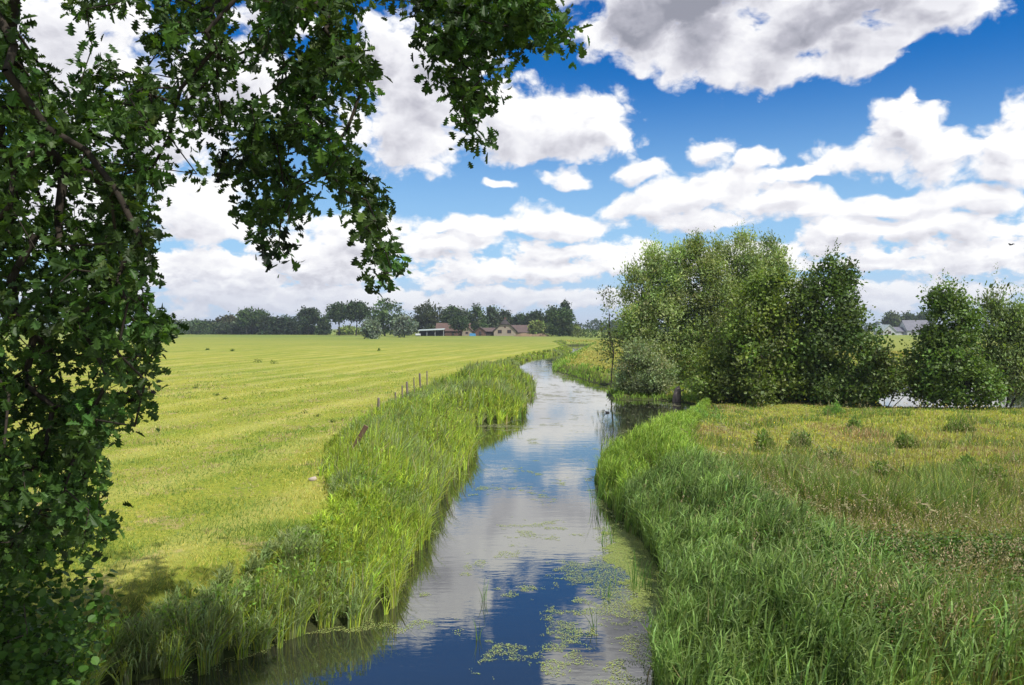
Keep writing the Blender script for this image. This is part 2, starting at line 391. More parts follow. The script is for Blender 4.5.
def crown_points(lobes, n, g, shell=.5):
    lb = np.array(lobes, float)
    w = (lb[:, 3] * lb[:, 4] * lb[:, 5]) ** .7; w /= w.sum()
    k = g.choice(len(lb), n, p=w)
    d = norm(g.normal(size=(n, 3))); r = (shell + (1 - shell) * g.random(n) ** .7) * (1 + g.normal(0, .06, n))
    return lb[k, :3] + d * r[:, None] * lb[k, 3:], d
def tree(name, label, cat, loc, lobes, n_clump, per, size, color, mat='leaf', spread=.35, aspect=.5, group=None, seed=0,
         trunk_h=1.2, trunk_r=.12, upright=0., bark='bark', n_branch=None, shell=.45, cvar=.22, stems=1, sizevar=.3, minz=.1, T=DIAM, TF=DIAM_F, barkk=5, shoots=0):
    g = np.random.default_rng(seed + 100); kwlen = 1.0
    root = empty(name, loc, label, cat, group)
    P, D = crown_points(lobes, n_clump, g, shell)
    ok = P[:, 2] > minz; P, D = P[ok], D[ok]
    # gather the foliage in bigger boughs so that gaps open between them
    nbh = max(8, len(P) // 12); hub = P[g.choice(len(P), nbh, replace=False)]
    near = np.argmin(((P[:, None, :] - hub[None]) ** 2).sum(-1), 1)
    P = P + (hub[near] - P) * g.uniform(.1, .5, (len(P), 1)); bough = g.normal(0, .16, nbh)[near]
    nb = n_branch or min(len(P), 90)
    # wood
    tops = P[g.choice(len(P), nb, replace=False)]
    cx, cy = np.mean([l[0] for l in lobes]), np.mean([l[1] for l in lobes])
    Vs, Is, Ss, n0 = [], [], [], 0
    for s in range(stems):
        a = 2 * math.pi * s / stems; o_ = (.0 if stems == 1 else .25)
        bx, by = o_ * math.cos(a), o_ * math.sin(a)
        lean = .15 if stems == 1 else .45
        tr = [(bx, by, -.15)] + [(bx + (cx + math.cos(a) * lean * trunk_h * (stems > 1)) * t + g.normal(0, .02 * trunk_h), by + (cy + math.sin(a) * lean * trunk_h * (stems > 1)) * t + g.normal(0, .02 * trunk_h), trunk_h * t) for t in (.25, .5, .75, 1)]
        tt = tops[s::stems]
        nodes, par, rad, _ = grow(tr, tt, g, r0=trunk_r * .09, step=max(.4, trunk_h * .3), sag=-.05, trunk_r=trunk_r / stems ** .4)
        V_, I_, S_ = tube_edges(nodes, par, rad, barkk); Vs.append(V_); Is.append(I_ + n0); Ss.append(S_); n0 += len(V_)
    link('trunk', np_mesh(np.concatenate(Vs), np.concatenate(Is), np.concatenate(Ss), None, True), M[bark], root)
    # leaves
    n = len(P) * per
    ct = tints(color, len(P), g, cvar, .07) * (1 + bough[:, None])
    Q = np.repeat(P, per, 0) + g.normal(0, 1, (n, 3)) * np.array([spread, spread, spread * .8])
    Q[:, 2] = np.maximum(Q[:, 2], minz * .5 + g.random(n) * .2)
    DD = norm(np.repeat(D, per, 0) * .5 + g.normal(0, .75, (n, 3)) + np.array([0, 0, upright]))
    tn = np.repeat(ct, per, 0) * (1 + g.normal(0, .12, (n, 1)))
    acc = Acc(); add_leaves(acc, Q, DD, size * (1 + g.normal(0, sizevar, n).clip(-.6, .8)), aspect, tn, g, T, TF, norm(np.repeat(D, per, 0) * .8 + g.normal(0, .5, (n, 3)) + np.array([0, 0, .35])))
    if shoots:
        hi = np.argsort(P[:, 2] + g.normal(0, np.ptp(P[:, 2]) * .16, len(P)))[-shoots:]
        m_ = 22; L_ = g.uniform(.5, 1.5, shoots) * kwlen; t_ = np.tile(np.linspace(0, 1, m_), shoots)
        ax_ = norm(D[hi] * .35 + g.normal(0, .12, (shoots, 3)) + np.array([0, 0, 1.]))
        S_P = np.repeat(P[hi], m_, 0) + np.repeat(ax_ * L_[:, None], m_, 0) * t_[:, None] + g.normal(0, 1, (shoots * m_, 3)) * (.16 * (1 - t_) + .03)[:, None] * kwlen
        add_leaves(acc, S_P, norm(np.repeat(ax_, m_, 0) + g.normal(0, .5, (shoots * m_, 3))), size * .8 * (1.1 - .4 * t_), aspect, np.repeat(ct[hi], m_, 0) * 1.1, g, T, TF)
    link('crown', acc.mesh(), M[mat], root)
    return root

# near trees on the tongue of land across the stream; lobes from pixels
def lobe(px, py, rx, ry, d, base, ryd=None):
    """ellipsoid lobe from pixel centre and pixel radii at distance d, relative to base"""
    c = at(px, py, d); s = d / F
    return (c[0] - base[0], d - base[1], c[2] - base[2], rx * s, (ryd or rx) * s, ry * s)
ALDER = (.135, .19, .032); WILLOW = (.27, .34, .12); SALLOW = (.22, .27, .12); DKALDER = (.088, .14, .03); BIRCH = (.13, .17, .045)
def near_tree(name, label, d, bx, lobes, nc, per, size, col, seed, **kw):
    x = (bx - 512) * d / F; z = float(ground_z(np.array(x), np.array(d)))
    b = (x, d, max(z, .05))
    lb = [lobe(px, py, rx, ry, d + dd, b, (rx if rx < 40 else 40)) for px, py, rx, ry, dd in lobes]
    return tree(name, label, 'tree' if 'tree' in name else 'bush', b, lb, nc, per, size, col, seed=seed, **kw)
near_tree('thin_tree', 'thin young tree with sparse pale leaves standing at the left end of the streamside thicket', 57.5, 611,
          [(609, 300, 8, 18, 0), (612, 330, 10, 22, 0), (608, 360, 9, 20, 0)], 60, 13, .20, BIRCH, 1, spread=.28, trunk_h=5.5, trunk_r=.06, n_branch=45, aspect=.45)
near_tree('willow_tree', 'broad grey green willow forming the left shoulder of the thicket by the stream', 58, 646,
          [(640, 300, 20, 40, 0), (660, 285, 20, 40, 1), (636, 335, 18, 42, 0), (662, 330, 26, 50, 0), (676, 275, 14, 30, 0), (652, 262, 8, 18, 0)], 620, 54, .21, WILLOW, 2,
          spread=.36, aspect=.42, upright=.5, shoots=70, stems=3, trunk_h=2.2, trunk_r=.2)
near_tree('willow_tree', 'tallest feathery willow in the middle of the streamside thicket', 58.5, 702,
          [(698, 265, 17, 30, 0), (700, 300, 26, 50, 0), (720, 330, 30, 55, 0), (690, 345, 28, 45, 0), (724, 270, 16, 30, 1), (697, 247, 7, 12, 0)], 680, 54, .21, (.23, .29, .09), 3,
          spread=.36, aspect=.42, upright=.5, shoots=70, stems=3, trunk_h=2.5, trunk_r=.2)
near_tree('willow_tree', 'pale topped willow rising behind the big dark green alders', 60, 752,
          [(745, 262, 20, 26, 0), (773, 258, 12, 24, 0), (755, 300, 34, 50, 0), (775, 290, 20, 40, 0), (742, 340, 34, 45, 0)], 640, 54, .21, (.26, .33, .12), 4,
          spread=.36, aspect=.42, upright=.5, shoots=70, stems=3, trunk_h=2.5, trunk_r=.2)
near_tree('sallow_bush', 'low silvery sallow bush spreading over the water at the thicket foot', 52.2, 648,
          [(640, 374, 25, 24, 0), (660, 378, 18, 20, 0), (630, 388, 14, 11, 0), (643, 354, 16, 16, 0), (655, 391, 20, 9, -.5)], 430, 48, .16, SALLOW, 5,
          spread=.25, aspect=.42, upright=.6, stems=4, trunk_h=.7, trunk_r=.09, minz=.2)
near_tree('alder_tree', 'wide dark green alder in front of the willows with leaves down to the grass', 47.5, 762,
          [(752, 315, 24, 36, 0), (782, 306, 22, 38, 0), (760, 350, 40, 44, 0), (725, 372, 34, 32, 0), (790, 372, 32, 32, 0), (760, 388, 45, 18, -.5), (708, 385, 20, 16, 0), (765, 290, 12, 18, 0)], 760, 44, .18, ALDER, 6,
          spread=.31, aspect=.75, shoots=50, stems=2, trunk_h=2.0, trunk_r=.16, minz=.05)
near_tree('alder_tree', 'darkest cone shaped alder closing the right end of the thicket', 46.5, 836,
          [(826, 276, 13, 22, 0), (846, 285, 12, 22, 0), (836, 312, 28, 34, 0), (840, 352, 42, 42, 0), (850, 384, 42, 22, 0), (815, 388, 30, 18, 0), (806, 325, 18, 40, 0), (815, 340, 20, 50, 0), (812, 290, 8, 20, 0)], 760, 44, .18, DKALDER, 7,
          spread=.31, aspect=.75, shoots=50, stems=2, trunk_h=2.0, trunk_r=.16, minz=.05)
near_tree('alder_tree', 'isolated pointed alder by the pond right of the thicket', 44.4, 952,
          [(952, 296, 9, 18, 0), (950, 325, 22, 26, 0), (972, 322, 10, 20, 0), (945, 358, 32, 30, 0), (965, 384, 38, 24, 0), (930, 386, 20, 18, 0), (938, 300, 8, 12, 0)], 560, 42, .17, (.11, .18, .035), 8,
          spread=.28, aspect=.75, shoots=40, stems=2, trunk_h=1.8, trunk_r=.12, minz=.05)
near_tree('willow_tree', 'loose pale willow at the right edge of the view by the pond', 44.6, 1006,
          [(992, 306, 8, 20, 0), (1000, 340, 18, 30, 0), (1018, 335, 20, 34, 0), (1008, 375, 30, 26, 0), (1040, 350, 24, 40, 0)], 420, 48, .20, (.17, .23, .08), 9,
          spread=.32, aspect=.42, shoots=50, upright=.5, stems=3, trunk_h=1.5, trunk_r=.1, minz=.05)
near_tree('alder_bush', 'low dark alder bush at the pond edge between the thicket and the pointed alder', 44.5, 888,
          [(884, 372, 14, 22, 0), (896, 385, 12, 12, 0), (880, 350, 8, 10, 0), (905, 366, 6, 12, 0), (915, 388, 8, 10, 0)], 160, 20, .17, (.10, .14, .03), 10,
          spread=.28, aspect=.7, stems=3, trunk_h=.7, trunk_r=.05, minz=.05)
near_tree('broad_tree', 'round grey green tree far off behind the willow at the right edge', 120, 1030,
          [(1020, 330, 22, 26, 0), (1045, 325, 26, 30, 0), (1060, 350, 40, 22, 0)], 420, 20, .5, (.055, .085, .025), 11,
          spread=.7, aspect=.7, trunk_h=3, trunk_r=.3, minz=.1)
# stump at the water's edge
s = empty('tree_stump', (*gp(677, 397, .3), .35), 'pale broken tree stump at the water below the thicket', 'stump')
MB().ring([((0, 0, -.4), (.30, 0, 0), (0, .3, 0)), ((.02, 0, .1), (.24, 0, 0), (0, .22, 0)), ((.06, 0, .38), (.2, 0, 0), (0, .19, 0)), ((.02, .03, .55), (.15, 0, .1), (0, .14, -.05))], 9).build('trunk', M['oldwood'], s, True)
MB().ring([((.1, 0, .2), (0, 0, .07), (0, .07, 0)), ((.4, -.1, .4), (0, 0, .05), (0, .05, 0)), ((.6, -.1, .62), (0, 0, .03), (0, .03, 0))], 6).build('branch', M['oldwood'], s, True)

# ---------------- far trees
def far_tree(name, label, px, w, top, d, col, seed, kind='round', group=None, base_gap=0., cat='tree', nc=120, bark='bark'):
    """px centre, w width px, top pixel row, d distance; base stands on the field"""
    x = (px - 512) * d / F; s = d / F
    ht = (H - (top - HZ) * s) - FZ; wd = w * s / 2 * (1.0 if 'lone' in label or kind == 'bush' else 1.18)
    if 0 < base_gap < .2: base_gap = 0
    g = np.random.default_rng(seed)
    lo = ht * base_gap
    lobes = []
    if kind == 'round':
        for i in range(7):
            a = g.uniform(0, 6.28); rr = g.uniform(.2, .55) * wd
            lobes.append((rr * math.cos(a), rr * math.sin(a), lo + (ht - lo) * g.uniform(.35, .72), wd * g.uniform(.4, .62), wd * g.uniform(.4, .62), (ht - lo) * g.uniform(.22, .3)))
        lobes.append((0, 0, lo + (ht - lo) * .5, wd * .85, wd * .85, (ht - lo) * .45)); lobes.append((g.normal(0, .1) * wd, 0, lo + (ht - lo) * .8, wd * .5, wd * .5, (ht - lo) * .2))
        if lo == 0: lobes.append((0, 0, ht * .22, wd * .8, wd * .8, ht * .2))
    elif kind == 'narrow':
        for i in range(6):
            t = i / 5; lobes.append((g.normal(0, .12) * wd, g.normal(0, .12) * wd, lo + (ht - lo) * (.12 + .76 * t), wd * (1 - .55 * t), wd * (1 - .55 * t), (ht - lo) * .14))
    elif kind == 'bush':
        for i in range(5):
            a = g.uniform(0, 6.28); lobes.append((.4 * wd * math.cos(a), .4 * wd * math.sin(a), ht * g.uniform(.35, .6), wd * .6, wd * .6, ht * g.uniform(.3, .4)))
    lobes = [(a, b, c, max(d_, .2), max(e, .2), max(f, .2)) for a, b, c, d_, e, f in lobes]
    sz = max(.45, s * 1.9)
    return tree(name, label, cat, (x, d, FZ - .1), lobes, int(nc * 1.25), 18, sz, col, 'far_leaf', spread=sz * 1.0, aspect=.8, seed=seed, group=group,
                trunk_h=max(lo, ht * .35), trunk_r=max(.25, ht * .022), shell=.55, n_branch=24, bark=bark, minz=lo * .8 + .2, barkk=4, cvar=.28)
DG = (.045, .075, .026); MG = (.06, .098, .028); SG = (.16, .20, .14); LG = (.15, .19, .05); BG = (.075, .078, .035); GG = (.08, .115, .055)
G1 = 'trees of the wood along the far side of the pasture'
far = [
 ('broad_tree', 'low grey green tree at the left end of the wood beside the oak leaves', 178, 24, 320, 520, GG, 'round', 0, G1),
 ('broad_tree', 'low tree of the wood, second from the left, short of the dome shaped tree', 194, 20, 321, 515, GG, 'round', 0, G1),
 ('broad_tree', 'low tree of the wood touching the left side of the dark dome shaped tree', 210, 22, 321, 505, MG, 'round', 0, G1),
 ('dome_tree', 'dark brownish dome shaped tree rising above the left part of the wood', 228, 24, 315, 540, BG, 'round', 0, G1),
 ('round_bush', 'pale grey green bush in front of the dark dome shaped tree', 231, 24, 322, 490, (.06, .085, .045), 'bush', 0, G1),
 ('tall_tree', 'tall tree with pale bare trunk, left one of the two tallest of the wood', 247, 15, 309, 480, MG, 'round', .3, G1),
 ('tall_tree', 'tall tree with ragged top, right one of the two tallest of the wood', 259, 16, 310, 485, MG, 'round', .25, G1),
 ('broad_tree', 'low dense tree under the two tallest trees of the wood', 252, 26, 319, 500, DG, 'round', 0, G1),
 ('broad_tree', 'low tree right of the plantation under the round crowned oak', 299, 16, 323, 500, DG, 'bush', 0, G1),
 ('oak_tree', 'lone oak with a round crown on a clear trunk between wood and big oaks', 308, 25, 309, 470, DG, 'round', .42, None),
 ('round_bush', 'low bush standing under the lone round crowned oak', 311, 16, 325, 480, MG, 'bush', 0, G1),
 ('conifer_tree', 'small pointed dark conifer right of the lone round crowned oak', 324, 11, 317, 465, DG, 'narrow', 0, None),
 ('round_bush', 'pale low bush at the foot of the big oaks left of the pollard willow', 350, 26, 328, 470, LG, 'bush', 0, None),
 ('oak_tree', 'large spreading oak, left one of the two before the pollard willow', 339, 24, 303.5, 430, DG, 'round', .38, None),
 ('oak_tree', 'large spreading oak, right one of the two before the pollard willow', 356, 26, 301, 420, DG, 'round', .38, None),
 ('pollard_willow', 'round silvery pollard willow at the pasture edge, left one of two', 371.5, 21, 316, 285, SG, 'bush', .05, None),
 ('broad_tree', 'huge green tree right behind the two silvery willows', 385, 42, 296, 390, MG, 'round', .1, None),
 ('pollard_willow', 'round silvery willow next to the open shed, right one of two', 404, 25, 315, 330, (.17, .21, .16), 'bush', .03, None),
 ('broad_tree', 'big olive green tree behind the open shed of the farm', 425, 34, 302, 430, (.05, .065, .02), 'round', .05, None),
 ('broad_tree', 'mid green tree behind the brick barn, left one of two', 452, 22, 305, 455, MG, 'round', .1, None),
 ('broad_tree', 'dark small tree standing in front of the brick barn', 459, 16, 317, 396, DG, 'round', .2, None),
 ('broad_tree', 'mid green tree behind the brick barn, right one of two', 467, 18, 308, 450, GG, 'round', .1, None),
 ('narrow_tree', 'pointed tree between brick barn and thatched farmhouse', 478, 13, 304, 440, MG, 'narrow', .05, None),
 ('broad_tree', 'grey green tree close behind the left slope of the thatched farmhouse', 491, 17, 306, 450, GG, 'round', .15, None),
 ('broad_tree', 'loose crowned tree above the ridge of the thatched farmhouse', 506, 18, 307, 460, (.055, .08, .03), 'round', .15, None),
 ('broad_tree', 'low tree behind the right slope of the thatched farmhouse', 521, 16, 314, 450, DG, 'round', .05, None),
 ('broad_tree', 'broad dark tree behind the heap of earth', 535, 24, 311, 430, DG, 'round', .05, None),
 ('round_bush', 'small light green round bush in front of the dark trees by the earth heap', 536.5, 12, 320, 385, LG, 'bush', 0, None),
 ('broad_tree', 'tall dark tree left of the narrow poplar at the end of the farm trees', 553, 20, 304, 420, DG, 'round', .05, None),
 ('poplar_tree', 'tallest narrow poplar at the right end of the farm trees', 564.5, 12, 300.5, 410, (.036, .06, .025), 'narrow', .0, None),
 ('broad_tree', 'wide green tree in front of the narrow poplar, nearest the stream', 559, 25, 309, 375, MG, 'round', 0, None),
 ('round_bush', 'pale yellow green bush right of the farm trees beside the stream', 575, 8, 325, 380, LG, 'bush', 0, None),
 ('broad_tree', 'light tree left of the three behind the slate roofed farm', 893, 16, 311, 520, (.07, .10, .03), 'round', .1, None),
 ('broad_tree', 'light tree in the middle of the three behind the slate roofed farm', 908, 16, 313, 525, (.065, .10, .03), 'round', .1, None),
 ('broad_tree', 'dark tree right of the three behind the slate roofed farm', 924, 14, 312, 520, MG, 'round', .15, None),
]
for i, (nm, lb, px, w, top, d, col, kind, gap, gr) in enumerate(far):
    far_tree(nm, lb, px, w, top, d, col, 200 + i, kind, gr, gap, nc=170 if w > 22 else 120, bark='palebark' if 'pale bare' in lb else 'bark', cat='bush' if 'bush' in nm else 'tree')
words = ['first', 'second', 'third', 'fourth', 'fifth', 'sixth', 'seventh', 'eighth']
for i in range(8):
    far_tree('slender_tree', f'slender tree of the dense plantation right of the two tallest trees, {words[i]} from the left', 265.5 + i * 3.9, 6.5, 315.5 + (i % 3) * 1.1 + (i > 5), 475 + (i * 7) % 13, (.04, .066, .028), 300 + i, 'narrow', 'slender trees of the plantation', .12, nc=70)
# woods on the skyline: read as one mass
def skyline(label, x0, x1, y0, hmin, hmax, n, col, seed):
    g = np.random.default_rng(seed); acc = Acc()
    for i in range(n):
        x = g.uniform(x0, x1); y = y0 + g.uniform(-25, 25); h = g.uniform(hmin, hmax); w = h * g.uniform(.5, .9)
        q = 90; d = norm(g.normal(size=(q, 3)))
        P = np.array([x, y, FZ + h * .5]) + d * np.array([w, w, h * .5]) * g.uniform(.6, 1, (q, 1))
        add_leaves(acc, P, norm(d + g.normal(0, .6, (q, 3))), h * .22 * g.uniform(.6, 1.3, q), .8, tints(col, 1, g, .15).repeat(q, 0) * g.uniform(.8, 1.2, (q, 1)), g)
    tag(link('distant_wood', acc.mesh(), M['far_leaf']), label, 'wood', kind='stuff')
skyline('dark far wood on the skyline between the farm trees and the streamside thicket', 60, 190, 900, 8, 13, 46, DG, 1)
skyline('low pale hedge of bushes beyond the bend of the stream', 26, 62, 330, 2.2, 4.2, 24, (.085, .12, .035), 2)
skyline('far wood on the skyline behind the thicket and pond', 200, 900, 1000, 6, 12, 200, DG, 3)
skyline('far wood on the skyline behind the pasture at the left', -1100, -330, 950, 8, 14, 160, DG, 4)
skyline('dark undergrowth below the trees of the far wood', -215, -125, 505, 3.5, 6, 60, DG, 5)
skyline('dark undergrowth behind the farm buildings', -70, 34, 480, 6, 11, 60, DG, 6)

# ------------------------------------------------------------------ farm buildings
def window(parent, x, y, z, w, h):
    f = MB().box(x - w / 2, x + w / 2, y - .06, y, z, z + h).build('window', M['frame'], parent)
    MB().box(x - w / 2 + .12, x - .04, y - .075, y - .061, z + .12, z + h - .12).box(x + .04, x + w / 2 - .12, y - .075, y - .061, z + .12, z + h - .12).build('pane', M['glass'], f)
def gable(root, w, dep, eave, ridge, wall, roof, ridge_y=True, over=.4, th=.3, windows=(), door=None, ox=0, oy=0):
    """house body with ridge along y (gable to the camera) or along x; origin front-centre"""
    if ridge_y:
        MB().prism([(ox - w / 2, 0), (ox + w / 2, 0), (ox + w / 2, eave), (ox, ridge), (ox - w / 2, eave)], oy, oy + dep).build('wall', wall, root)
        sl = (ridge - eave) / (w / 2)
        m_ = MB()
        for s in (-1, 1):
            e = (ox + s * (w / 2 + over), eave - over * sl)
            m_.prism([(ox, ridge + .02), (ox, ridge + th + .02), (e[0], e[1] + th), (e[0], e[1] + .02)], oy - over, oy + dep + over)
        m_.build('roof', roof, root)
    else:
        pts = [(ox - w / 2, oy, 0), (ox - w / 2, oy + dep, 0), (ox - w / 2, oy + dep, eave), (ox - w / 2, oy + dep / 2, ridge), (ox - w / 2, oy, eave)]
        pts += [(ox + w / 2, y, z) for _, y, z in pts]
        MB().poly(pts, [(0, 1, 2, 3, 4), (9, 8, 7, 6, 5)] + [(i, i + 5, (i + 1) % 5 + 5, (i + 1) % 5) for i in range(5)]).build('wall', wall, root)
        sl = (ridge - eave) / (dep / 2); m_ = MB()
        for s in (-1, 1):
            ye = oy + dep / 2 + s * (dep / 2 + over); ze = eave - over * sl; yr = oy + dep / 2
            a = [(yr, ridge + .02), (yr, ridge + th), (ye, ze + th), (ye, ze + .02)]
            p_ = [(ox - w / 2 - over, y, z) for y, z in a] + [(ox + w / 2 + over, y, z) for y, z in a]
            m_.poly(p_, [(0, 1, 2, 3), (7, 6, 5, 4)] + [(i, i + 4, (i + 1) % 4 + 4, (i + 1) % 4) for i in range(4)])
        m_.build('roof', roof, root)
    for x, z, ww, hh in windows: window(root, ox + x, oy, z, ww, hh)
    if door:
        d_ = MB().box(ox + door[0] - .6, ox + door[0] + .6, oy - .08, oy, 0, 2.2).build('door', M['darkwood'], root)
        MB().box(ox + door[0] + .35, ox + door[0] + .45, oy - .12, oy - .081, 1.0, 1.15).build('handle', M['white'], d_)
def bx(px, d): return (px - 512) * d / F
D0 = 400
# farmhouse: half hipped thatch over a cream gable
r = empty('farmhouse', (bx(505, D0), D0, FZ), 'cream farmhouse gable with big dark thatched roof behind the heap of earth', 'farmhouse')
prof = [(-5.6, 0), (5.6, 0), (5.6, 2.3), (2.1, 5.6), (-2.1, 5.6), (-5.6, 2.3)]
MB().prism(prof, 0, 16).build('wall', M['cream'], r)
m_ = MB()
for s in (-1, 1):
    m_.poly([(s * 6.2, -.5, 1.95), (s * 6.2, 16.5, 1.95), (0, 15, 8.0), (0, 1.6, 8.0), (s * 2.3, -.5, 5.55), (s * 2.3, 16.5, 5.55),
             (s * 6.2, -.5, 2.45), (s * 6.2, 16.5, 2.45), (0, 15, 8.5), (0, 1.4, 8.5), (s * 2.3, -.5, 6.05), (s * 2.3, 16.5, 6.05)],
            [(0, 4, 3, 2, 5, 1), (6, 7, 11, 8, 9, 10), (0, 1, 7, 6), (0, 6, 10, 4), (1, 5, 11, 7)])
m_.poly([(-2.3, -.5, 5.55), (2.3, -.5, 5.55), (0, 1.6, 8), (-2.3, -.5, 6.05), (2.3, -.5, 6.05), (0, 1.4, 8.5)], [(0, 1, 2), (3, 5, 4), (0, 3, 4, 1)])
rf = m_.build('roof', M['thatch'], r)
MB().box(-.5, .5, 9, 9.8, 8.1, 9.4).build('chimney', M['brick'], rf)
for x in (-2.6, 2.1): window(r, x, -.002, 1.3, 2.0, 1.7)
window(r, 0, -.002, 4.0, .8, .9)
r = empty('farm_annex', (bx(524, D0), D0 + 3, FZ), 'low annex with grey brown tiled roof on the right of the cream farmhouse', 'annex')
gable(r, 12, 7, 1.9, 5.2, M['cream'], M['tile'], False, windows=[(-2, .8, 1.4, 1.0)])
r = empty('brick_barn', (bx(452, D0), D0 + 6, FZ), 'long old brick barn with rusty tiled roof right of the open shed', 'barn')
gable(r, 17, 9, 2.6, 6.2, M['brick'], M['redtile'], False, windows=[(-5, 1, 1.2, .9), (5.5, 1, 1.2, .9)], door=(0, 0))
r = empty('farm_shed', (bx(474, D0), D0 + 2, FZ), 'low pinkish shed with two small gables between brick barn and farmhouse', 'shed')
gable(r, 5, 8, 2.6, 4.8, M['cream'], M['redtile'], True, windows=[(0, .9, 1.4, 1.1)], ox=-3.6)
gable(r, 5.5, 8, 2.2, 4.3, M['brick'], M['tile'], True, door=(0, 0), ox=3.0)
r = empty('cart_shed', (bx(488.5, D0), D0 + 5, FZ), 'small dark timber cart shed against the left side of the farmhouse', 'shed')
gable(r, 7, 6, 2.2, 3.8, M['darkwood'], M['tile'], False)
r = empty('open_shed', (bx(431, D0 - 6), D0 - 6, FZ), 'open field shed with pale sheet metal roof on posts', 'shed')
MB().poly([(-6.5, -.5, 2.5), (6.5, -.5, 3.0), (6.5, 6, 3.6), (-6.5, 6, 3.0), (-6.5, -.5, 2.7), (6.5, -.5, 3.2), (6.5, 6, 3.8), (-6.5, 6, 3.2)],
          [(0, 3, 2, 1), (4, 5, 6, 7), (0, 1, 5, 4), (1, 2, 6, 5), (2, 3, 7, 6), (3, 0, 4, 7)]).build('roof', M['metalroof'], r)
MB().box(-6.3, 6.3, 5.5, 5.7, 0, 2.9).build('wall', M['darkwood'], r)
for x in (-6.2, -2, 2, 6.2): MB().box(x - .1, x + .1, 0, .2, 0, 2.56 + (x + 6.5) * .038).build('post', M['white'], r)
# heap
g = np.random.default_rng(4); m_ = MB(); a_, b_ = 26, 10
for j in range(b_):
    for i in range(a_):
        u = i / (a_ - 1); v = j / (b_ - 1)
        m_.v.append(((u - .5) * 17, (v - .5) * 7, max(-.1, math.sin(math.pi * u) ** .6 * math.sin(math.pi * v) * (1.5 + .5 * math.sin(u * 9)) + g.normal(0, .09)) if 0 < i < a_ - 1 and 0 < j < b_ - 1 else -.1))
m_.f = [(j * a_ + i, j * a_ + i + 1, (j + 1) * a_ + i + 1, (j + 1) * a_ + i) for j in range(b_ - 1) for i in range(a_ - 1)]
tag(m_.build('earth_heap', M['sand'], None, True, (bx(532, 375), 375, FZ)), 'long low heap of bare brown earth in front of the farmhouse annex', 'earth heap')
t = MB().poly([(-1.6, 0, 0), (1.6, 0, 0), (1.6, 2, 0), (-1.6, 2, 0), (-1.4, .3, 1.3), (1.3, .4, 1.15), (1.4, 1.7, 1.2), (-1.3, 1.6, 1.4)],
          [(0, 3, 2, 1), (4, 5, 6, 7), (0, 1, 5, 4), (1, 2, 6, 5), (2, 3, 7, 6), (3, 0, 4, 7)]).build('covered_stack', M['blue'], None, False, (bx(472.5, 394), 394, FZ))
tag(t, 'stack under a bright blue sheet in front of the pinkish farm shed', 'covered stack')
t = MB().ring([((-1.2, 0, .6), (0, 0, .6), (0, .6, 0)), ((1.2, 0, .6), (0, 0, .6), (0, .6, 0))], 12).build('wrapped_bale', M['white'], None, False, (bx(418, 385), 385, FZ))
tag(t, 'white wrapped bale left of the open shed', 'bale')
# right farm
D1 = 455
r = empty('white_barn', (bx(887, D1), D1 - 4, FZ), 'pale barn with light sheet roof at the left of the slate roofed farm', 'barn')
gable(r, 7, 12, 2.4, 5.6, M['white'], M['metalroof'], True, ox=-.5, windows=[(0, 1, 1.6, 1.2)])
r = empty('linking_barn', (bx(899, D1), D1, FZ), 'low slate roofed barn between the pale barn and the big slate roof', 'barn')
gable(r, 10, 8, 2.0, 4.3, M['white'], M['slate'], False, windows=[(2, .7, 1.2, .9)])
r = empty('slate_farmhouse', (bx(918, D1), D1 - 2, FZ), 'farmhouse with large slate roof above low white wall left of the pointed alder', 'farmhouse')
gable(r, 14, 12, 2.6, 8.2, M['white'], M['slate'], False, windows=[(-4, .8, 1.6, 1.2), (3, .8, 1.6, 1.2)], door=(0, 0))

# ------------------------------------------------------------------ fence posts
def post(x, y, h, lean, seed, label, mat='oldwood', r=.06):
    g = np.random.default_rng(seed); z = float(ground_z(np.array(x), np.array(y)))
    cs = []
    for t in (0, .3, .6, .9, 1):
        rr = r * (1 + g.normal(0, .06)) * (.85 if t == 1 else 1)
        cs.append(((lean[0] * h * t, lean[1] * h * t, -.35 + (h + .35) * t), (rr, 0, 0), (0, rr, .01)))
    o = MB().ring(cs, 9).build('fence_post', M[mat], None, False, (x, y, z))
    tag(o, label, 'fence post', 'old posts along the pasture edge')
posts = [(379, 424, 400, 'thickest weathered fence post, nearest of the row in the bank grass', .07), (395, 413, 394, 'short pale post, second from the near end of the row', .05),
         (402, 409, 389, 'pale post, third from the near end of the row', .055), (408, 406, 384, 'dark upright post, fourth from the near end of the row', .075),
         (415, 402, 380, 'thin stake, fifth from the near end of the row', .04), (421, 399, 375.5, 'tall pale post, sixth and tallest looking of the row', .075), (427, 396, 373.5, 'last post of the row, farthest from the viewer', .05)]
for i, (px, by, ty, lb, r_) in enumerate(posts):
    x, y = gp(px, by, FZ); h = (by - ty) * y / F + .12
    post(x, y, h, (random.uniform(-.06, .06), random.uniform(-.05, .05)), i, lb, 'oldwood', r_ * .7)
x, y = gp(360, 466, FZ)
o = MB().box(-.065, .065, -.025, .025, -.1, .78).build('leaning_plank', M['plank'], None, False, (x - .22, y, FZ + .42))
o.rotation_euler = (R(10), R(30), R(8)); tag(o, 'single brown plank leaning to the right in the bank grass', 'plank')
x, y = gp(312, 481, FZ)
o = MB().ring([((0, 0, -.05), (.09, 0, 0), (0, .07, 0)), ((0, 0, .02), (.11, 0, 0), (0, .08, 0)), ((.02, 0, .06), (.05, 0, .01), (0, .04, 0))], 8).build('pale_stone', M['stone'], None, True, (x, y, FZ + .03))
tag(o, 'single pale stone lying in the pasture left of the tall bank grass', 'stone')

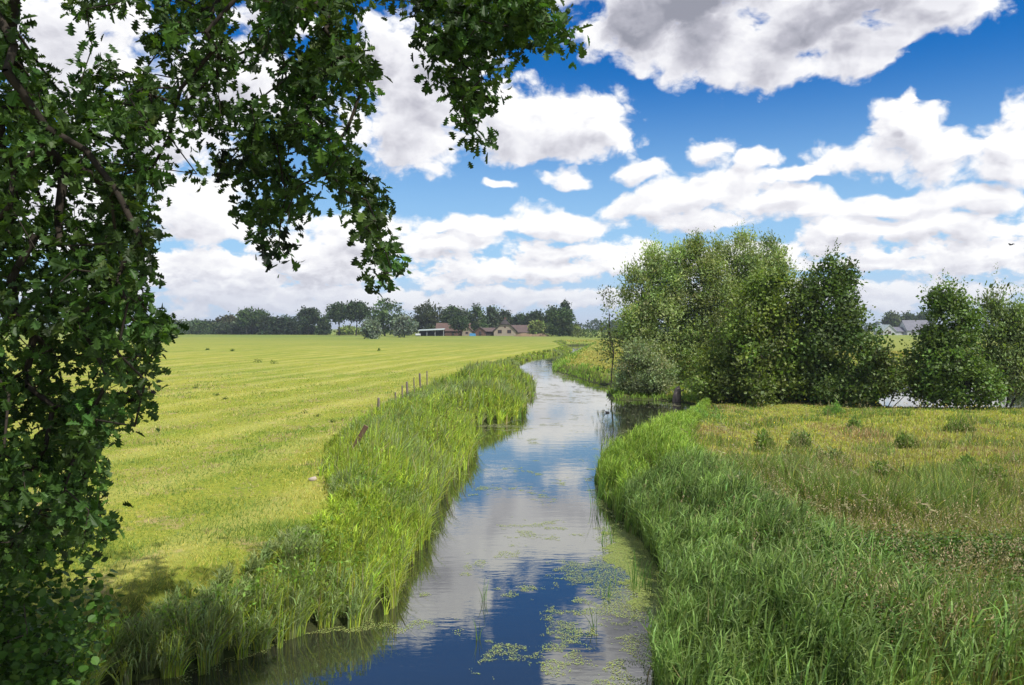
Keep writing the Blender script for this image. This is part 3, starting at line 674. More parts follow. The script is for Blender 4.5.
# ------------------------------------------------------------------ birds
def coot(loc, rz):
    r = empty('coot', loc, 'small black water bird swimming on the stream left of the thicket', 'bird', rz=rz); r.scale = (.75, .75, .75)
    MB().ring([((-.2, 0, .07), (0, .01, 0), (0, 0, .01)), ((-.15, 0, .06), (0, .06, 0), (0, 0, .05)), ((-.03, 0, .05), (0, .10, 0), (0, 0, .085)), ((.08, 0, .06), (0, .08, 0), (0, 0, .08)),
               ((.13, 0, .12), (0, .04, 0), (.035, 0, .03)), ((.15, 0, .18), (0, .03, 0), (.03, 0, .015)), ((.17, 0, .23), (0, .035, 0), (.02, 0, .035)), ((.21, 0, .225), (0, .02, 0), (0, 0, .022)), ((.225, 0, .22), (0, .008, 0), (0, 0, .009))], 10).build('body', M['bird'], r, True)
    MB().ring([((.215, 0, .222), (0, .012, 0), (0, 0, .016)), ((.255, 0, .212), (0, .003, 0), (0, 0, .004))], 6).build('beak', M['beak'], r, True)
coot((*gp(607, 413, 0), -.015), R(175))
c = at(1010, 245, 60)
r = empty('flying_bird', c, 'tiny dark bird in flight high at the right over the pond', 'bird', rz=R(15))
MB().ring([((0, -.2, 0), (.005, 0, 0), (0, 0, .005)), ((0, -.12, .0), (.035, 0, 0), (0, 0, .03)), ((0, .05, 0), (.05, 0, 0), (0, 0, .045)), ((0, .15, .01), (.03, 0, 0), (0, 0, .03)), ((0, .2, .01), (.004, 0, 0), (0, 0, .004))], 8).build('body', M['bird'], r, True)
for s in (-1, 1):
    MB().poly([(s * .03, -.06, .02), (s * .03, .07, .02), (s * .2, .05, .10), (s * .33, -.05, .05), (s * .18, -.05, .09), (s * .03, -.06, .035), (s * .03, .07, .035), (s * .2, .05, .115), (s * .33, -.05, .055), (s * .18, -.05, .105)],
              [(0, 1, 2, 3, 4), (9, 8, 7, 6, 5)] + [(i, i + 5, (i + 1) % 5 + 5, (i + 1) % 5) for i in range(5)]).build('wing', M['bird'], r)

# ------------------------------------------------------------------ grasses
WIND = np.array([.35, .12])
def tuss(x, y, s, g, pull=.5):
    """gather blades into tussocks: returns new x, y, lean direction and a height factor per tussock"""
    ci = np.floor(x / s).astype(int); cj = np.floor(y / s).astype(int)
    G = np.random.default_rng(99).random((128, 128, 3))
    r_ = G[ci % 128, cj % 128]
    cx = (ci + .1 + .8 * r_[:, 0]) * s; cy = (cj + .1 + .8 * r_[:, 1]) * s
    x2 = cx + (x - cx) * (1 - pull); y2 = cy + (y - cy) * (1 - pull)
    d = np.stack([x2 - cx, y2 - cy], 1) / s * 2.2 + g.normal(0, .35, (len(x), 2)) + WIND
    return x2, y2, d / (np.linalg.norm(d, axis=1, keepdims=True) + 1e-6), r_[:, 2]
def leandir(n, g, k=.8):
    a = g.uniform(0, 2 * math.pi, n); d = np.stack([np.cos(a), np.sin(a)], 1) * k + WIND
    return d / np.linalg.norm(d, axis=1, keepdims=True)
def scatter(n, x0, x1, y0, y1, g, falloff=1.0):
    """more points near: y distributed ~ 1/y^falloff"""
    u = g.random(n)
    y = y0 * (y1 / y0) ** u if falloff else y0 + (y1 - y0) * u
    x = g.uniform(0, 1, n)
    return x, y
def lerp(y, ys, xs): return np.interp(y, ys, xs)

def add_reeds(acc, x, y, z, h, tint, g, leaves=6, ll=.30, lw=.016, wind=(.8, .2)):
    """upright stems carrying narrow leaves that stream to one side"""
    n = len(x); ld = leandir(n, g, .5); P = np.stack([x, y, z], 1)
    bend = g.uniform(.05, .3, n)
    add_blades(acc, P, h, np.maximum(.006, y / F * .35), ld, bend, tint * .9, g, 2)
    for j in range(leaves):
        t = (.28 + .68 * (j + g.random(n)) / leaves)
        B = P + np.concatenate([ld * (h * bend * t ** 2)[:, None], (h * t * .93)[:, None]], 1)
        a = g.uniform(0, 2 * math.pi, n); d = np.stack([np.cos(a), np.sin(a)], 1) * .75 + np.array(wind) * .6; d /= np.linalg.norm(d, axis=1, keepdims=True) + 1e-6
        L = ll * g.uniform(.55, 1.2, n) * (1.1 - .35 * t)
        add_blades(acc, B, L, np.maximum(lw * g.uniform(.7, 1.3, n), y / F * .55), d, g.uniform(.35, 1.15, n), tint * g.uniform(.8, 1.25, (n, 1)), g, 2)
# left bank: outer edge of the tall growth (world y -> x)
OUT = np.array([(-7.6, 3), (-7.2, 8.5), (-6.5, 9.8), (-5.3, 10.6), (-4.45, 11.7), (-3.95, 13), (-3.6, 15), (-3.8, 17), (-4.8, 20), (-5.7, 25), (-5.9, 31), (-5.7, 38), (-5.4, 47), (-4.4, 60), (-3.8, 74), (-1.7, 88), (-.2, 107), (2.6, 126), (6.8, 141), (10.6, 170), (11.5, 215)])
acc = Acc(); g = np.random.default_rng(21)
def left_pts(n, y0, y1, g, into=.15, out=0.):
    y = y0 * (y1 / y0) ** g.random(n)
    a = left_x(y) + into + .12; b = lerp(y, OUT[:, 1], OUT[:, 0]) - out
    return b + (a - b) * g.random(n), y
for n, y0, y1, wf, seg in ((30000, 7.5, 45, 1.0, 3), (34000, 40, 230, 1.0, 2)):
    x, y = left_pts(n, y0, y1, g); sdv = water_sd(x, y)
    k = sdv > -.45; x, y, sdv = x[k], y[k], sdv[k]
    x, y, ld, th = tuss(x, y, .42 if y1 < 50 else 1.0, g, .45); sdv = water_sd(x, y)
    z = np.maximum(ground_z(x, y, sdv), -.05)
    pn = fnoise(x, y, 1.1, 8); pm = fnoise(x, y, 3.2, 9)
    edge = smooth(-.1, .9, x - lerp(y, OUT[:, 1], OUT[:, 0]))
    h = (.30 + .62 * edge) * (.80 + .2 * smooth(14, 19, y)) * (.55 + .45 * pn + .4 * th) * g.uniform(.5, 1.15, len(x)) * (1 - .5 * smooth(68, 84, y)) * (1 - .35 * np.exp(-((y - 36.5) / 1.6) ** 2)) * (1 + .2 * np.exp(-((y - 21.5) / 2.5) ** 2)) * (1 - .35 * smooth(.5, 1.6, -sdv + 2) * 0)
    far_w = y / F * .9
    w = np.maximum(g.uniform(.007, .018, len(x)), far_w * g.uniform(.6, 1.3, len(x)))
    bright = tints((.31, .40, .045), len(x), g, .2, .09); grey = tints((.24, .30, .11), len(x), g, .2, .06); dark = tints((.12, .20, .03), len(x), g, .2, .06)
    dry = tints((.30, .25, .12), len(x), g, .2, .05)
    sel = pm * .7 + th * .3 + g.normal(0, .12, len(x))
    t = np.where((sel > .55)[:, None], grey, bright); t = np.where((sel < .24)[:, None], dark, t); t = np.where((g.random(len(x)) < .07)[:, None], dry, t) * (.65 + .7 * fnoise(x, y, .6, 80))[:, None]
    add_blades(acc, np.stack([x, y, z - .03], 1), h, w, ld, g.uniform(.05, .8, len(x)) ** 1.5, t, g, seg)
x, y = left_pts(11500, 8, 42, g); x, y, ld, th = tuss(x, y, .42, g, .35); sdv = water_sd(x, y); k = sdv > -.3; x, y, sdv, th = x[k], y[k], sdv[k], th[k]
edge = smooth(-.1, .9, x - lerp(y, OUT[:, 1], OUT[:, 0]))
tc_ = tints((.33, .42, .05), len(x), g, .22, .08); tc_ *= (.6 + .8 * fnoise(x, y, .55, 79))[:, None] * (.8 + .4 * th)[:, None]; tc_ = np.where((fnoise(x, y, 2.2, 77) > .60)[:, None], tints((.25, .32, .12), len(x), g, .18, .06), tc_)
add_reeds(acc, x, y, np.maximum(ground_z(x, y, sdv), -.05), (.35 + .5 * edge) * (.6 + .4 * th) * g.uniform(.6, 1.2, len(x)) * (.8 + .2 * smooth(14, 19, y)), tc_, g, 6, .22, .013, (.3, .1))
# broad leaves of herbs among the grass
x, y = left_pts(11000, 9, 60, g, -.1, -.2); k = (fnoise(x, y, 1.6, 12) > .52); x, y = x[k], y[k]
z = ground_z(x, y) + g.uniform(.1, .8, len(x)) * smooth(.0, .9, x - lerp(y, OUT[:, 1], OUT[:, 0])) + .05
add_leaves(acc, np.stack([x, y, z], 1), norm(g.normal(size=(len(x), 3)) + np.array([0, 0, .3])), np.maximum(.07, y / F * 1.6) * g.uniform(.7, 1.4, len(x)), .5, tints((.17, .28, .04), len(x), g, .25), g)
tag(link('bank_grass', acc.mesh(), M['blade']), 'tall bright green grass and reeds covering the left bank of the stream', 'bank grass', kind='stuff')

# mown pasture: short grass
acc = Acc(); g = np.random.default_rng(22)
n = 130000; y = 7 * (95 / 7) ** g.random(n); wob = 0; b = lerp(y, OUT[:, 1], OUT[:, 0])
x = b + .5 - (b + .5 + .72 * y + 1.5) * g.random(n)
pn = fnoise(x, y, 1.3, 31); pm = fnoise(x, y, .5, 32); z = ground_z(x, y)
fade = 1 - smooth(38, 95, y); h = (.04 + .075 * pn ** 2) * g.uniform(.6, 1.5, n) * (.35 + .65 * fade) * (1 + 1.2 * smooth(-1.6, 0, x - b)) * (1 + .25 * smooth(15, 40, y))
w = np.maximum(.008, y / F * .9) * g.uniform(.6, 1.2, n)
t = tints((.36, .39, .06), n, g, .18, .08); yl = tints((.50, .46, .11), n, g, .15, .06); st = tints((.44, .34, .19), n, g, .15, .05); gr = tints((.17, .255, .045), n, g, .2)
q = g.random(n); str_ = fnoise(x * .98 - y * .196, (x * .196 + y * .98) * .06, 1.3, 35); s_ = pn * .55 + str_ * .45 + g.normal(0, .10, n)
t = np.where((s_ + .22 * (1 - smooth(14, 30, y)) > .57)[:, None], gr, t); t = np.where(((s_ < .44) & (q < .75))[:, None], yl, t); t = np.where(((fnoise(x, y, .9, 33) * .6 + .4 * str_ > .60) & (q > .35) & (y > 14))[:, None], st, t)
line = smooth(.55, .98, np.sin((x * .98 - y * .196) * 6.283 / 3.8 + 2.0 * fnoise(x, y, 7, 36))) * smooth(18, 30, y)
t = np.where((g.random(n) < line * (.22 + .35 * fnoise(x, y, 6, 37)))[:, None], tints((.54, .49, .17), n, g, .12, .04), t)
kk = g.random(n) < .25 + .75 * fade
add_blades(acc, np.stack([x, y, z - .005], 1)[kk], h[kk], w[kk], leandir(n, g, 1.5)[kk], g.uniform(.2, 1.0, n)[kk], t[kk], g, 1)
tag(link('pasture_grass', acc.mesh(), M['blade']), 'short yellow green grass of the mown pasture left of the stream', 'grass', kind='stuff')
# weeds in the pasture
weed_px = [(163, 350, 'tiny'), (208, 350, 'tiny'), (232, 351, 'tiny'), (258, 363, 'dark'), (274, 364, 'dark'), (379, 351, 'dark'), (304, 413, 'dark'), (225, 400, 'dark'), (217, 396, 'dark'), (317, 417, 'green'), (332, 422, 'green'), (195, 389, 'dark')]
def bushlet(name, label, x, y, w, h, col, seed, n=260, size=.05, group=None, cat='plant', mat='leaf', upright=.8):
    g = np.random.default_rng(seed); z = float(ground_z(np.array(x), np.array(y)))
    d = norm(g.normal(size=(n, 3))); d[:, 2] = np.abs(d[:, 2])
    nl = 6; lc = g.normal(0, .32, (nl, 2)) * w * .6; lh = g.uniform(.45, 1.1, nl); li = g.integers(0, nl, n)
    P = d * np.array([w * .28, w * .28, h]) * (g.random((n, 1)) ** .5) * (1 + g.normal(0, .15, (n, 1))); P[:, 2] *= lh[li]; P[:, :2] += lc[li]
    acc = Acc(); add_leaves(acc, P, norm(d + g.normal(0, .5, (n, 3)) + np.array([0, 0, upright])), size * g.uniform(.6, 1.4, n), .45, tints(col, n, g, .25), g)
    r = empty(name, (x, y, z), label, cat, group)
    link('foliage', acc.mesh(), M[mat], r)
    k = 9; a = g.uniform(0, 6.28, k); sa = Acc()
    add_blades(sa, np.zeros((k, 3)) + np.array([0, 0, -.02]), np.full(k, h * .9), np.full(k, .015), np.stack([np.cos(a), np.sin(a)], 1), np.full(k, .4 * w / h), tints((.12, .14, .04), k, g), g, 3)
    link('stems', sa.mesh(), M['blade'], r)
    return r
wl_lab = ['leftmost small weed in the pasture near the skyline', 'small weed in the distant pasture, second from the left', 'small weed in the distant pasture, third from the left', 'dark weed in the middle of the pasture, left one of a close pair',
          'dark weed in the middle of the pasture, right one of a close pair', 'small dark weed in the far pasture below the pollard willow', 'dark green weed in the pasture left of the first fence post', 'dark weed at the left of the pasture, nearer one of two beside the oak leaves', 'dark weed at the left of the pasture, farther one of two beside the oak leaves',
          'green weed left of the bank grass, left one of a close pair', 'green weed left of the bank grass, right one of a close pair', 'dark weed farthest left in the middle pasture, touching the oak leaves']
for i, (px, py, k) in enumerate(weed_px):
    x, y = gp(px, py, FZ)
    s_ = .16 if k == 'tiny' else .22
    bushlet('pasture_weed', wl_lab[i], x, y, s_ * (1.6 if y < 60 else 4), s_ * (1 if y < 60 else 2.2), (.06, .12, .02), 400 + i, 60, max(.05, y / F * 1.2), 'weeds dotted over the pasture')

# right bank reeds
RI = np.array([(x_, y_) for x_, y_ in wr if y_ < 48.5][::-1])
RI = np.array([p_ for p_ in [(3.0, -25), (2.8, -5), (2.4, 4)] + [gp(*q_) for q_ in [(658, 690), (672, 640), (676, 600), (656, 560), (632, 525), (610, 500), (604, 478), (625, 458), (656, 440), (680, 424), (700, 412), (706, 407)]]])
ROUT = np.array([(7.5, 3), (6.3, 8), (5.6, 10), (5.4, 12.5), (5.3, 15), (5.2, 19), (5.5, 24), (7.0, 30), (9.4, 38), (11.4, 46)])
acc = Acc(); g = np.random.default_rng(23)
n = 32000; y = 7.2 * (48 / 7.2) ** (g.random(n) ** .85)
a = lerp(y, RI[:, 1], RI[:, 0]) - .25 + .22 * (1 - smooth(16, 19, y)); b = lerp(y, ROUT[:, 1], ROUT[:, 0])
u = g.random(n) ** 1.15; x = a + (b - a) * u; sdv = water_sd(x, y); k = (sdv > -.5) & ~((x > 3.6) & (x < 7) & (y < 12.0) & (g.random(n) < .7)); x, y, sdv, u = x[k], y[k], sdv[k], u[k]; n = len(x)
x, y, ld, th = tuss(x, y, .45, g, .4); sdv = water_sd(x, y); z = np.maximum(ground_z(x, y, sdv), -.05); pn = fnoise(x, y, 1.2, 41); pm = fnoise(x, y, 2.6, 42)
h = (.92 - .05 * smooth(15, 26, y) - .55 * smooth(25, 35, y)) * (.5 + .45 * pn + .35 * th) * (1 - .55 * smooth(.55, 1, u)) * g.uniform(.5, 1.12, n)
w = np.maximum(g.uniform(.007, .02, n), y / F * .7 * g.uniform(.6, 1.2, n))
bl = tints((.165, .265, .055), n, g, .24, .07); br = tints((.22, .35, .045), n, g, .18, .07); ol = tints((.18, .22, .055), n, g, .2, .07); dry = tints((.28, .23, .12), n, g, .2, .05)
sel = pm * .6 + smooth(14, 26, y) * .7 + g.normal(0, .12, n)
t = np.where((sel > .62)[:, None], br, bl); t = np.where(((u > .6) & (g.random(n) < .5))[:, None], ol, t); t = np.where((g.random(n) < .05)[:, None], dry, t)
add_blades(acc, np.stack([x, y, z - .03], 1), h, w, norm(ld + np.array([.25, .1])), g.uniform(.05, .7, n) ** 1.3, t, g, 3)
n = 15000; y = 7.2 * (46 / 7.2) ** (g.random(n) ** .9); a = lerp(y, RI[:, 1], RI[:, 0]) - .1; b = lerp(y, ROUT[:, 1], ROUT[:, 0]) - .2
u = g.random(n) ** 1.1; x = a + (b - a) * u; x, y, ld, th = tuss(x, y, .5, g, .35); sdv = water_sd(x, y); low = (x > 3.6) & (x < 7) & (y < 12.0) & (g.random(n) < .7); k = (sdv > -.35) & ~low; x, y, sdv, th, u = x[k], y[k], sdv[k], th[k], u[k]; n = len(x)
tr_ = tints((.19, .29, .075), n, g, .25, .06); tv_ = (.6 + .75 * fnoise(x, y, .6, 82))[:, None]; tr_ = np.where((fnoise(x, y, 3, 78) * .5 + smooth(15, 24, y) * .5 > .45)[:, None], tints((.25, .37, .05), n, g, .18, .06), tr_) * tv_
add_reeds(acc, x, y, np.maximum(ground_z(x, y, sdv), -.05), (1.12 - .7 * smooth(24, 36, y)) * (.65 + .35 * th) * (1 - .4 * smooth(.6, 1, u)) * g.uniform(.6, 1.1, n), tr_, g, 7, .32, .017, (.9, .15))
tag(link('reed_bed', acc.mesh(), M['blade']), 'dense blue green reeds leaning in the wind along the right bank', 'reeds', kind='stuff')

# rough meadow on the right: grass, brown seed heads, buttercups
acc = Acc(); g = np.random.default_rng(24)
n = 150000; y = 7.2 * (52 / 7.2) ** g.random(n); b = lerp(y, ROUT[:, 1], ROUT[:, 0]) - 1.4
x = b + (.70 * y + 3 - b).clip(.5) * g.random(n); sdv = water_sd(x, y); k = (sdv > .05) & ~((x < 7) & (y < 12.0) & (g.random(n) < .4)); x, y = x[k], y[k]; x, y, ld, th = tuss(x, y, .5, g, .3); n = len(x); z = ground_z(x, y)
pn = fnoise(x, y, 1.8, 51) * .7 + .3 * th; pm = fnoise(x, y, 4.5, 52)
tall = 1 - smooth(16, 27, y + (pm - .5) * 6)
h = (.20 + .38 * tall - .08 * smooth(30, 42, y)) * (.6 + .7 * pn) * g.uniform(.5, 1.3, n)
w = np.maximum(.007, y / F * .85) * g.uniform(.5, 1.1, n)
gn = tints((.26, .35, .055), n, g, .2, .08); yg = tints((.48, .48, .08), n, g, .15, .06); rd = tints((.38, .28, .12), n, g, .18, .06); st = tints((.36, .28, .14), n, g, .15, .05)
q = g.random(n) + (pm - .5) * .5
far_ = smooth(18, 30, y)
t = np.where((q < .45 - .25 * far_)[:, None], gn, yg); t = np.where((q > .98 - .20 * tall)[:, None], rd, t); t = np.where(((q > .62) & (q < .70))[:, None], st, t)
pz = fnoise(x, y, 1.1, 58); ps = fnoise(x, y, 2.4, 59)
h = h * (.75 + .6 * (pz > .62)); t = np.where(((pz > .62) & (g.random(n) < .7))[:, None], tints((.17, .26, .05), n, g, .2), t); t = np.where(((ps > .72) & (tall < .5) & (g.random(n) < .6))[:, None], tints((.42, .30, .15), n, g, .15), t)
t = np.where(((tall > .5) & (g.random(n) < .55))[:, None], tints((.16, .22, .05), n, g, .2), t)
add_blades(acc, np.stack([x, y, z - .01], 1), h, w, ld, g.uniform(.1, .8, n), t, g, 2)
tag(link('meadow_grass', acc.mesh(), M['blade']), 'rough yellow green and brownish grass of the meadow right of the stream', 'grass', kind='stuff')
acc = Acc(); g = np.random.default_rng(241)
for n, x0, x1, y0, y1 in ((42000, 4, 62, 56, 130), (9000, 6.5, 26, 48, 61), (16000, 8, 60, 100, 260)):
    y = y0 * (y1 / y0) ** g.random(n); x = g.uniform(x0, x1, n); sdv = water_sd(x, y); k = (sdv > -.05) & (x > left_x(y) + 1.5); x, y, sdv = x[k], y[k], sdv[k]; n = len(x)
    fr = 1 - smooth(1.0, 2.6, sdv + (fnoise(x, y, 2.5, 55) - .5) * 2)
    if y1 == 61: fr = np.maximum(fr, .75)
    h = (.2 + (.34 if y1 != 61 else .12) * fr) * g.uniform(.5, 1.2, n) * (.6 + .8 * fnoise(x, y, 3, 56)); w = y / F * g.uniform(.6, 1.4, n)
    t = np.where((g.random(n) < fr)[:, None], tints((.20, .32, .045), n, g, .2), tints((.42, .38, .10), n, g, .15)); t = np.where((fnoise(x, y, 4, 57) > .6)[:, None] & (g.random(n) < .6)[:, None], tints((.24, .32, .05), n, g, .2), t)
    add_blades(acc, np.stack([x, y, np.maximum(ground_z(x, y, sdv), -.03)], 1), h, w, leandir(n, g, 1), g.uniform(.1, .7, n), t, g, 2)
tag(link('far_bank_grass', acc.mesh(), M['blade']), 'golden grass with a green fringe on the far right bank and under the thicket', 'grass', kind='stuff')
# seed heads
acc = Acc(); n = 12000; y = 8 * (34 / 8) ** g.random(n); b = lerp(y, ROUT[:, 1], ROUT[:, 0]) - 2.2
x = b + (.70 * y + 2 - b).clip(.5) * g.random(n) ** .9; keep = g.random(n) < (.25 + .75 * (fnoise(x, y, 2.2, 61) > .45)) * (1 - .7 * smooth(20, 30, y)); x, y = x[keep], y[keep]; n = len(x); z = ground_z(x, y)
ht = g.uniform(.45, .85, n); d = leandir(n, g, .6); off = d * (ht * .22)[:, None]
add_blades(acc, np.stack([x, y, z], 1), ht, np.full(n, .004) + y / F * .15, d, np.full(n, .22), tints((.24, .20, .09), n, g), g, 2)
top = np.stack([x + off[:, 0], y + off[:, 1], z + ht * .93], 1)
for j in range(4):
    add_leaves(acc, top + np.concatenate([d * .02 * j, np.full((n, 1), -.04 * j + .02)], 1), norm(np.concatenate([d, np.full((n, 1), .9)], 1) + g.normal(0, .35, (n, 3))), np.maximum(.045, y / F * 1.5) * g.uniform(.7, 1.3, n), .32, tints((.38, .31, .17), n, g, .2, .06), g)
tag(link('grass_seed_heads', acc.mesh(), M['blade']), 'reddish brown grass seed heads over the near part of the right meadow', 'seed heads', kind='stuff')
# reed plumes
acc = Acc(); n = 40; y = g.uniform(9.5, 21, n); a = lerp(y, RI[:, 1], RI[:, 0]); x = a + g.uniform(.9, 3.9, n); z = ground_z(x, y)
ht = g.uniform(1.15, 1.55, n); d = leandir(n, g, .3)
add_blades(acc, np.stack([x, y, z], 1), ht, np.full(n, .010), d, np.full(n, .3), tints((.2, .22, .08), n, g), g, 3)
tip = np.stack([x + d[:, 0] * ht * .3, y + d[:, 1] * ht * .3, z + ht * .9], 1)
for j in range(14):
    s_ = j / 14
    add_leaves(acc, tip + np.concatenate([d * (s_ * .16 - .08), np.full((n, 1), .04 - .10 * s_ ** 1.5)], 1), norm(np.concatenate([d, np.full((n, 1), -.1)], 1) + g.normal(0, .25, (n, 3))), g.uniform(.05, .10, n), .22, tints((.36, .33, .18), n, g, .15), g)
tag(link('reed_plumes', acc.mesh(), M['blade']), 'pale feathery plumes nodding above the right bank reeds', 'reed plumes', kind='stuff')
# buttercups
acc = Acc(); n = 1500; y = 24 * (50 / 24) ** g.random(n); x = 6.5 + (.7 * y - 4) * g.random(n); k = (fnoise(x, y, 2.5, 71) > .5) & (water_sd(x, y) > 1); x, y = x[k], y[k]; n = len(x)
add_leaves(acc, np.stack([x, y, ground_z(x, y) + g.uniform(.25, .42, n)], 1), norm(g.normal(size=(n, 3)) + np.array([0, -.6, .6])), np.full(n, .045), 1., tints((.72, .56, .02), n, g, .1, .03), g)
tag(link('yellow_flowers', acc.mesh(), M['weed']), 'tiny yellow buttercups scattered over the right meadow', 'flowers', kind='stuff')
# bushes in the right meadow
mb = [(996, 489, 30, 22, 'largest dark green bush in the right meadow, at the right edge'), (765, 449, 16, 14, 'small round bush in the meadow nearest the right bank reeds'),
      (835, 462, 26, 12, 'low spreading plant left of the meadow centre'), (884, 483, 26, 18, 'dark leafy plant in the middle of the right meadow'),
      (929, 493, 24, 8, 'flat leafy plant between the middle plant and the largest bush'), (802, 447, 16, 14, 'upright grey green plant right of the small round bush'),
      (960, 432, 18, 8, 'far leafy plant below the willow at the right edge'), (706, 415, 20, 14, 'green tuft at the water corner beneath the thicket'),
      (832, 405, 16, 12, 'green tuft at the foot of the darkest alder'), (965, 470, 16, 7, 'small low plant above the flat leafy plant'), (856, 430, 12, 6, 'tiny far plant in the upper middle of the meadow'),
      (790, 466, 20, 8, 'low spreading plant just below the small round bush'), (908, 447, 14, 6, 'small plant halfway between the meadow centre and the pointed alder'), (740, 470, 14, 9, 'leafy plant at the inner edge of the right bank reeds')]
for i, (px, py, w_, h_, lb) in enumerate(mb):
    x, y = gp(px, py, FZ); s_ = y / F
    bushlet('meadow_bush', lb, x, y, w_ * s_ * 1.25, h_ * s_ * 1.1 + .14, [(.16, .24, .05), (.18, .27, .055), (.20, .27, .09)][i % 3] if i not in (7, 8) else (.17, .30, .06), 500 + i, 1300, .10, 'leafy bushes scattered in the right meadow', 'bush')
# nettles at the lower right
acc = Acc(); g = np.random.default_rng(25); ns_ = 4200
y = g.uniform(8.2, 12.6, ns_); x = g.uniform(3.0, 8.2, ns_); k = (fnoise(x, y, .9, 81) > .30) & (water_sd(x, y) > .3); x, y = x[k], y[k]; ns_ = len(x); z = ground_z(x, y); ht = g.uniform(.3, .7, ns_)
add_blades(acc, np.stack([x, y, z], 1), ht, np.full(ns_, .008), leandir(ns_, g), np.full(ns_, .1), tints((.09, .13, .03), ns_, g), g, 2)
for j in range(7):
    for s_ in (0, 1):
        a = g.uniform(0, .5, ns_) + j * 1.57 + s_ * math.pi; dd = np.stack([np.cos(a), np.sin(a), np.full(ns_, -.15)], 1)
        add_leaves(acc, np.stack([x, y, z + ht * (.35 + .1 * j)], 1), norm(dd + g.normal(0, .15, (ns_, 3))), g.uniform(.06, .11, ns_) * (1.15 - .09 * j), .55, tints((.085, .16, .024), ns_, g, .3), g)
tag(link('nettles', acc.mesh(), M['leaf']), 'dark green nettles at the foot of the reeds in the lower right', 'nettles', kind='stuff')

# ------------------------------------------------------------------ duckweed and tufts in the water
acc = Acc(); g = np.random.default_rng(26)
HEX = np.array([[math.cos(t), math.sin(t), 0] for t in np.arange(6) * math.pi / 3]); HEXF = [(0, 1, 2, 3, 4, 5)]
n = 420000; y = 9 * (110 / 9) ** g.random(n); a = left_x(y); bb = np.where(y < 47, lerp(y, RI[:, 1], RI[:, 0]), 12)
x = a + (bb - a) * g.random(n); sdv = water_sd(x, y)
px = 512 + x / y * F; py = HZ + H * F / y
f = .5 * fnoise(x, y, .8, 91) + .32 * fnoise(x, y, .28, 92) + .18 * fnoise(x, y, .11, 93)
def bump(cx, cy, rx, ry): return np.exp(-((px - cx) / rx) ** 2 - ((py - cy) / ry) ** 2)
wgt = .56 * np.minimum(1, bump(650, 575, 32, 44) + .9 * bump(628, 548, 34, 22)) + .22 * bump(610, 580, 60, 40) + .11 * bump(560, 655, 70, 50) + .17 * bump(640, 650, 40, 55) + .10 * bump(580, 530, 80, 18) \
    + .30 * smooth(-.45, -.02, sdv) * (px < 520) + .26 * bump(495, 426, 26, 5) + .24 * bump(555, 372, 22, 10) + .22 * bump(545, 398, 30, 8) + .24 * bump(560, 360, 16, 4) + .12 * bump(590, 392, 20, 6) + .3 * smooth(-.8, 0, sdv) * (px > 560) * (y < 40)
k = (sdv < -.01) & (f + wgt + g.normal(0, .02, n) > .74); x, y, px, py = x[k], y[k], px[k], py[k]; n = len(x)
a = g.uniform(0, 6.28, n); s_ = np.maximum(.008, y / F * .40) * g.uniform(.6, 1.4, n)
X = np.stack([np.cos(a), np.sin(a), np.zeros(n)], 1) * s_[:, None]; Y = np.stack([-np.sin(a), np.cos(a), np.zeros(n)], 1) * (s_ * g.uniform(.6, 1, n))[:, None]; Z = np.zeros((n, 3))
farw = smooth(25, 45, y)[:, None]
t = tints((.26, .31, .09), n, g, .2, .08) * (1 - farw) + tints((.25, .25, .14), n, g, .2, .08) * farw
acc.add(*instance_template(HEX, HEXF, np.stack([x, y, np.full(n, .004) + g.uniform(0, .004, n)], 1), X, Y, Z, t))
x = g.uniform(1.2, 3.1, 170000); y = g.uniform(11.5, 18.5, 170000); px = 512 + x / y * F; py = HZ + H * F / y; sdv = water_sd(x, y)
f = .5 * fnoise(x, y, .5, 95) + .3 * fnoise(x, y, .17, 96) + .2 * fnoise(x, y, .06, 97)
k = (sdv < -.01) & (f + .75 * np.minimum(1, bump(656, 580, 30, 46) + .8 * bump(634, 548, 28, 20) + .5 * smooth(-.4, 0, sdv)) > .86); x, y = x[k], y[k]; n = len(x)
a = g.uniform(0, 6.28, n); s_ = y / F * .34 * g.uniform(.6, 1.3, n)
X = np.stack([np.cos(a), np.sin(a), np.zeros(n)], 1) * s_[:, None]; Y = np.stack([-np.sin(a), np.cos(a), np.zeros(n)], 1) * s_[:, None]
acc.add(*instance_template(HEX, HEXF, np.stack([x, y, np.full(n, .003) + g.uniform(0, .003, n)], 1), X, Y, np.zeros((n, 3)), tints((.22, .27, .06), n, g, .15, .06)))
print('duckweed', n)
tag(link('duckweed', acc.mesh(), M['weed']), 'patches of yellow green duckweed floating on the stream', 'duckweed', kind='stuff')
tufts = [(484, 603, .42, 10, .03, 'small reed tuft standing alone in the middle of the stream'), (476, 642, .34, 8, .03, 'reed tuft in the stream nearest the viewer on the left'), (592, 630, .42, 8, .04, 'thin reed tuft in the stream between the duckweed patches'),
         (597, 510, 1.0, 16, .07, 'tall dark reed tuft in the water at the tip of the right bank'), (611, 543, .6, 14, .10, 'reed tuft at the edge of the duckweed mat'), (640, 590, .75, 26, .16, 'dense reed tuft growing out of the duckweed mat'), (608, 600, .4, 8, .05, 'small faint reed tuft left of the duckweed mat'),
         (672, 545, .9, 30, .2, 'broad reed tuft where the duckweed meets the right bank')]
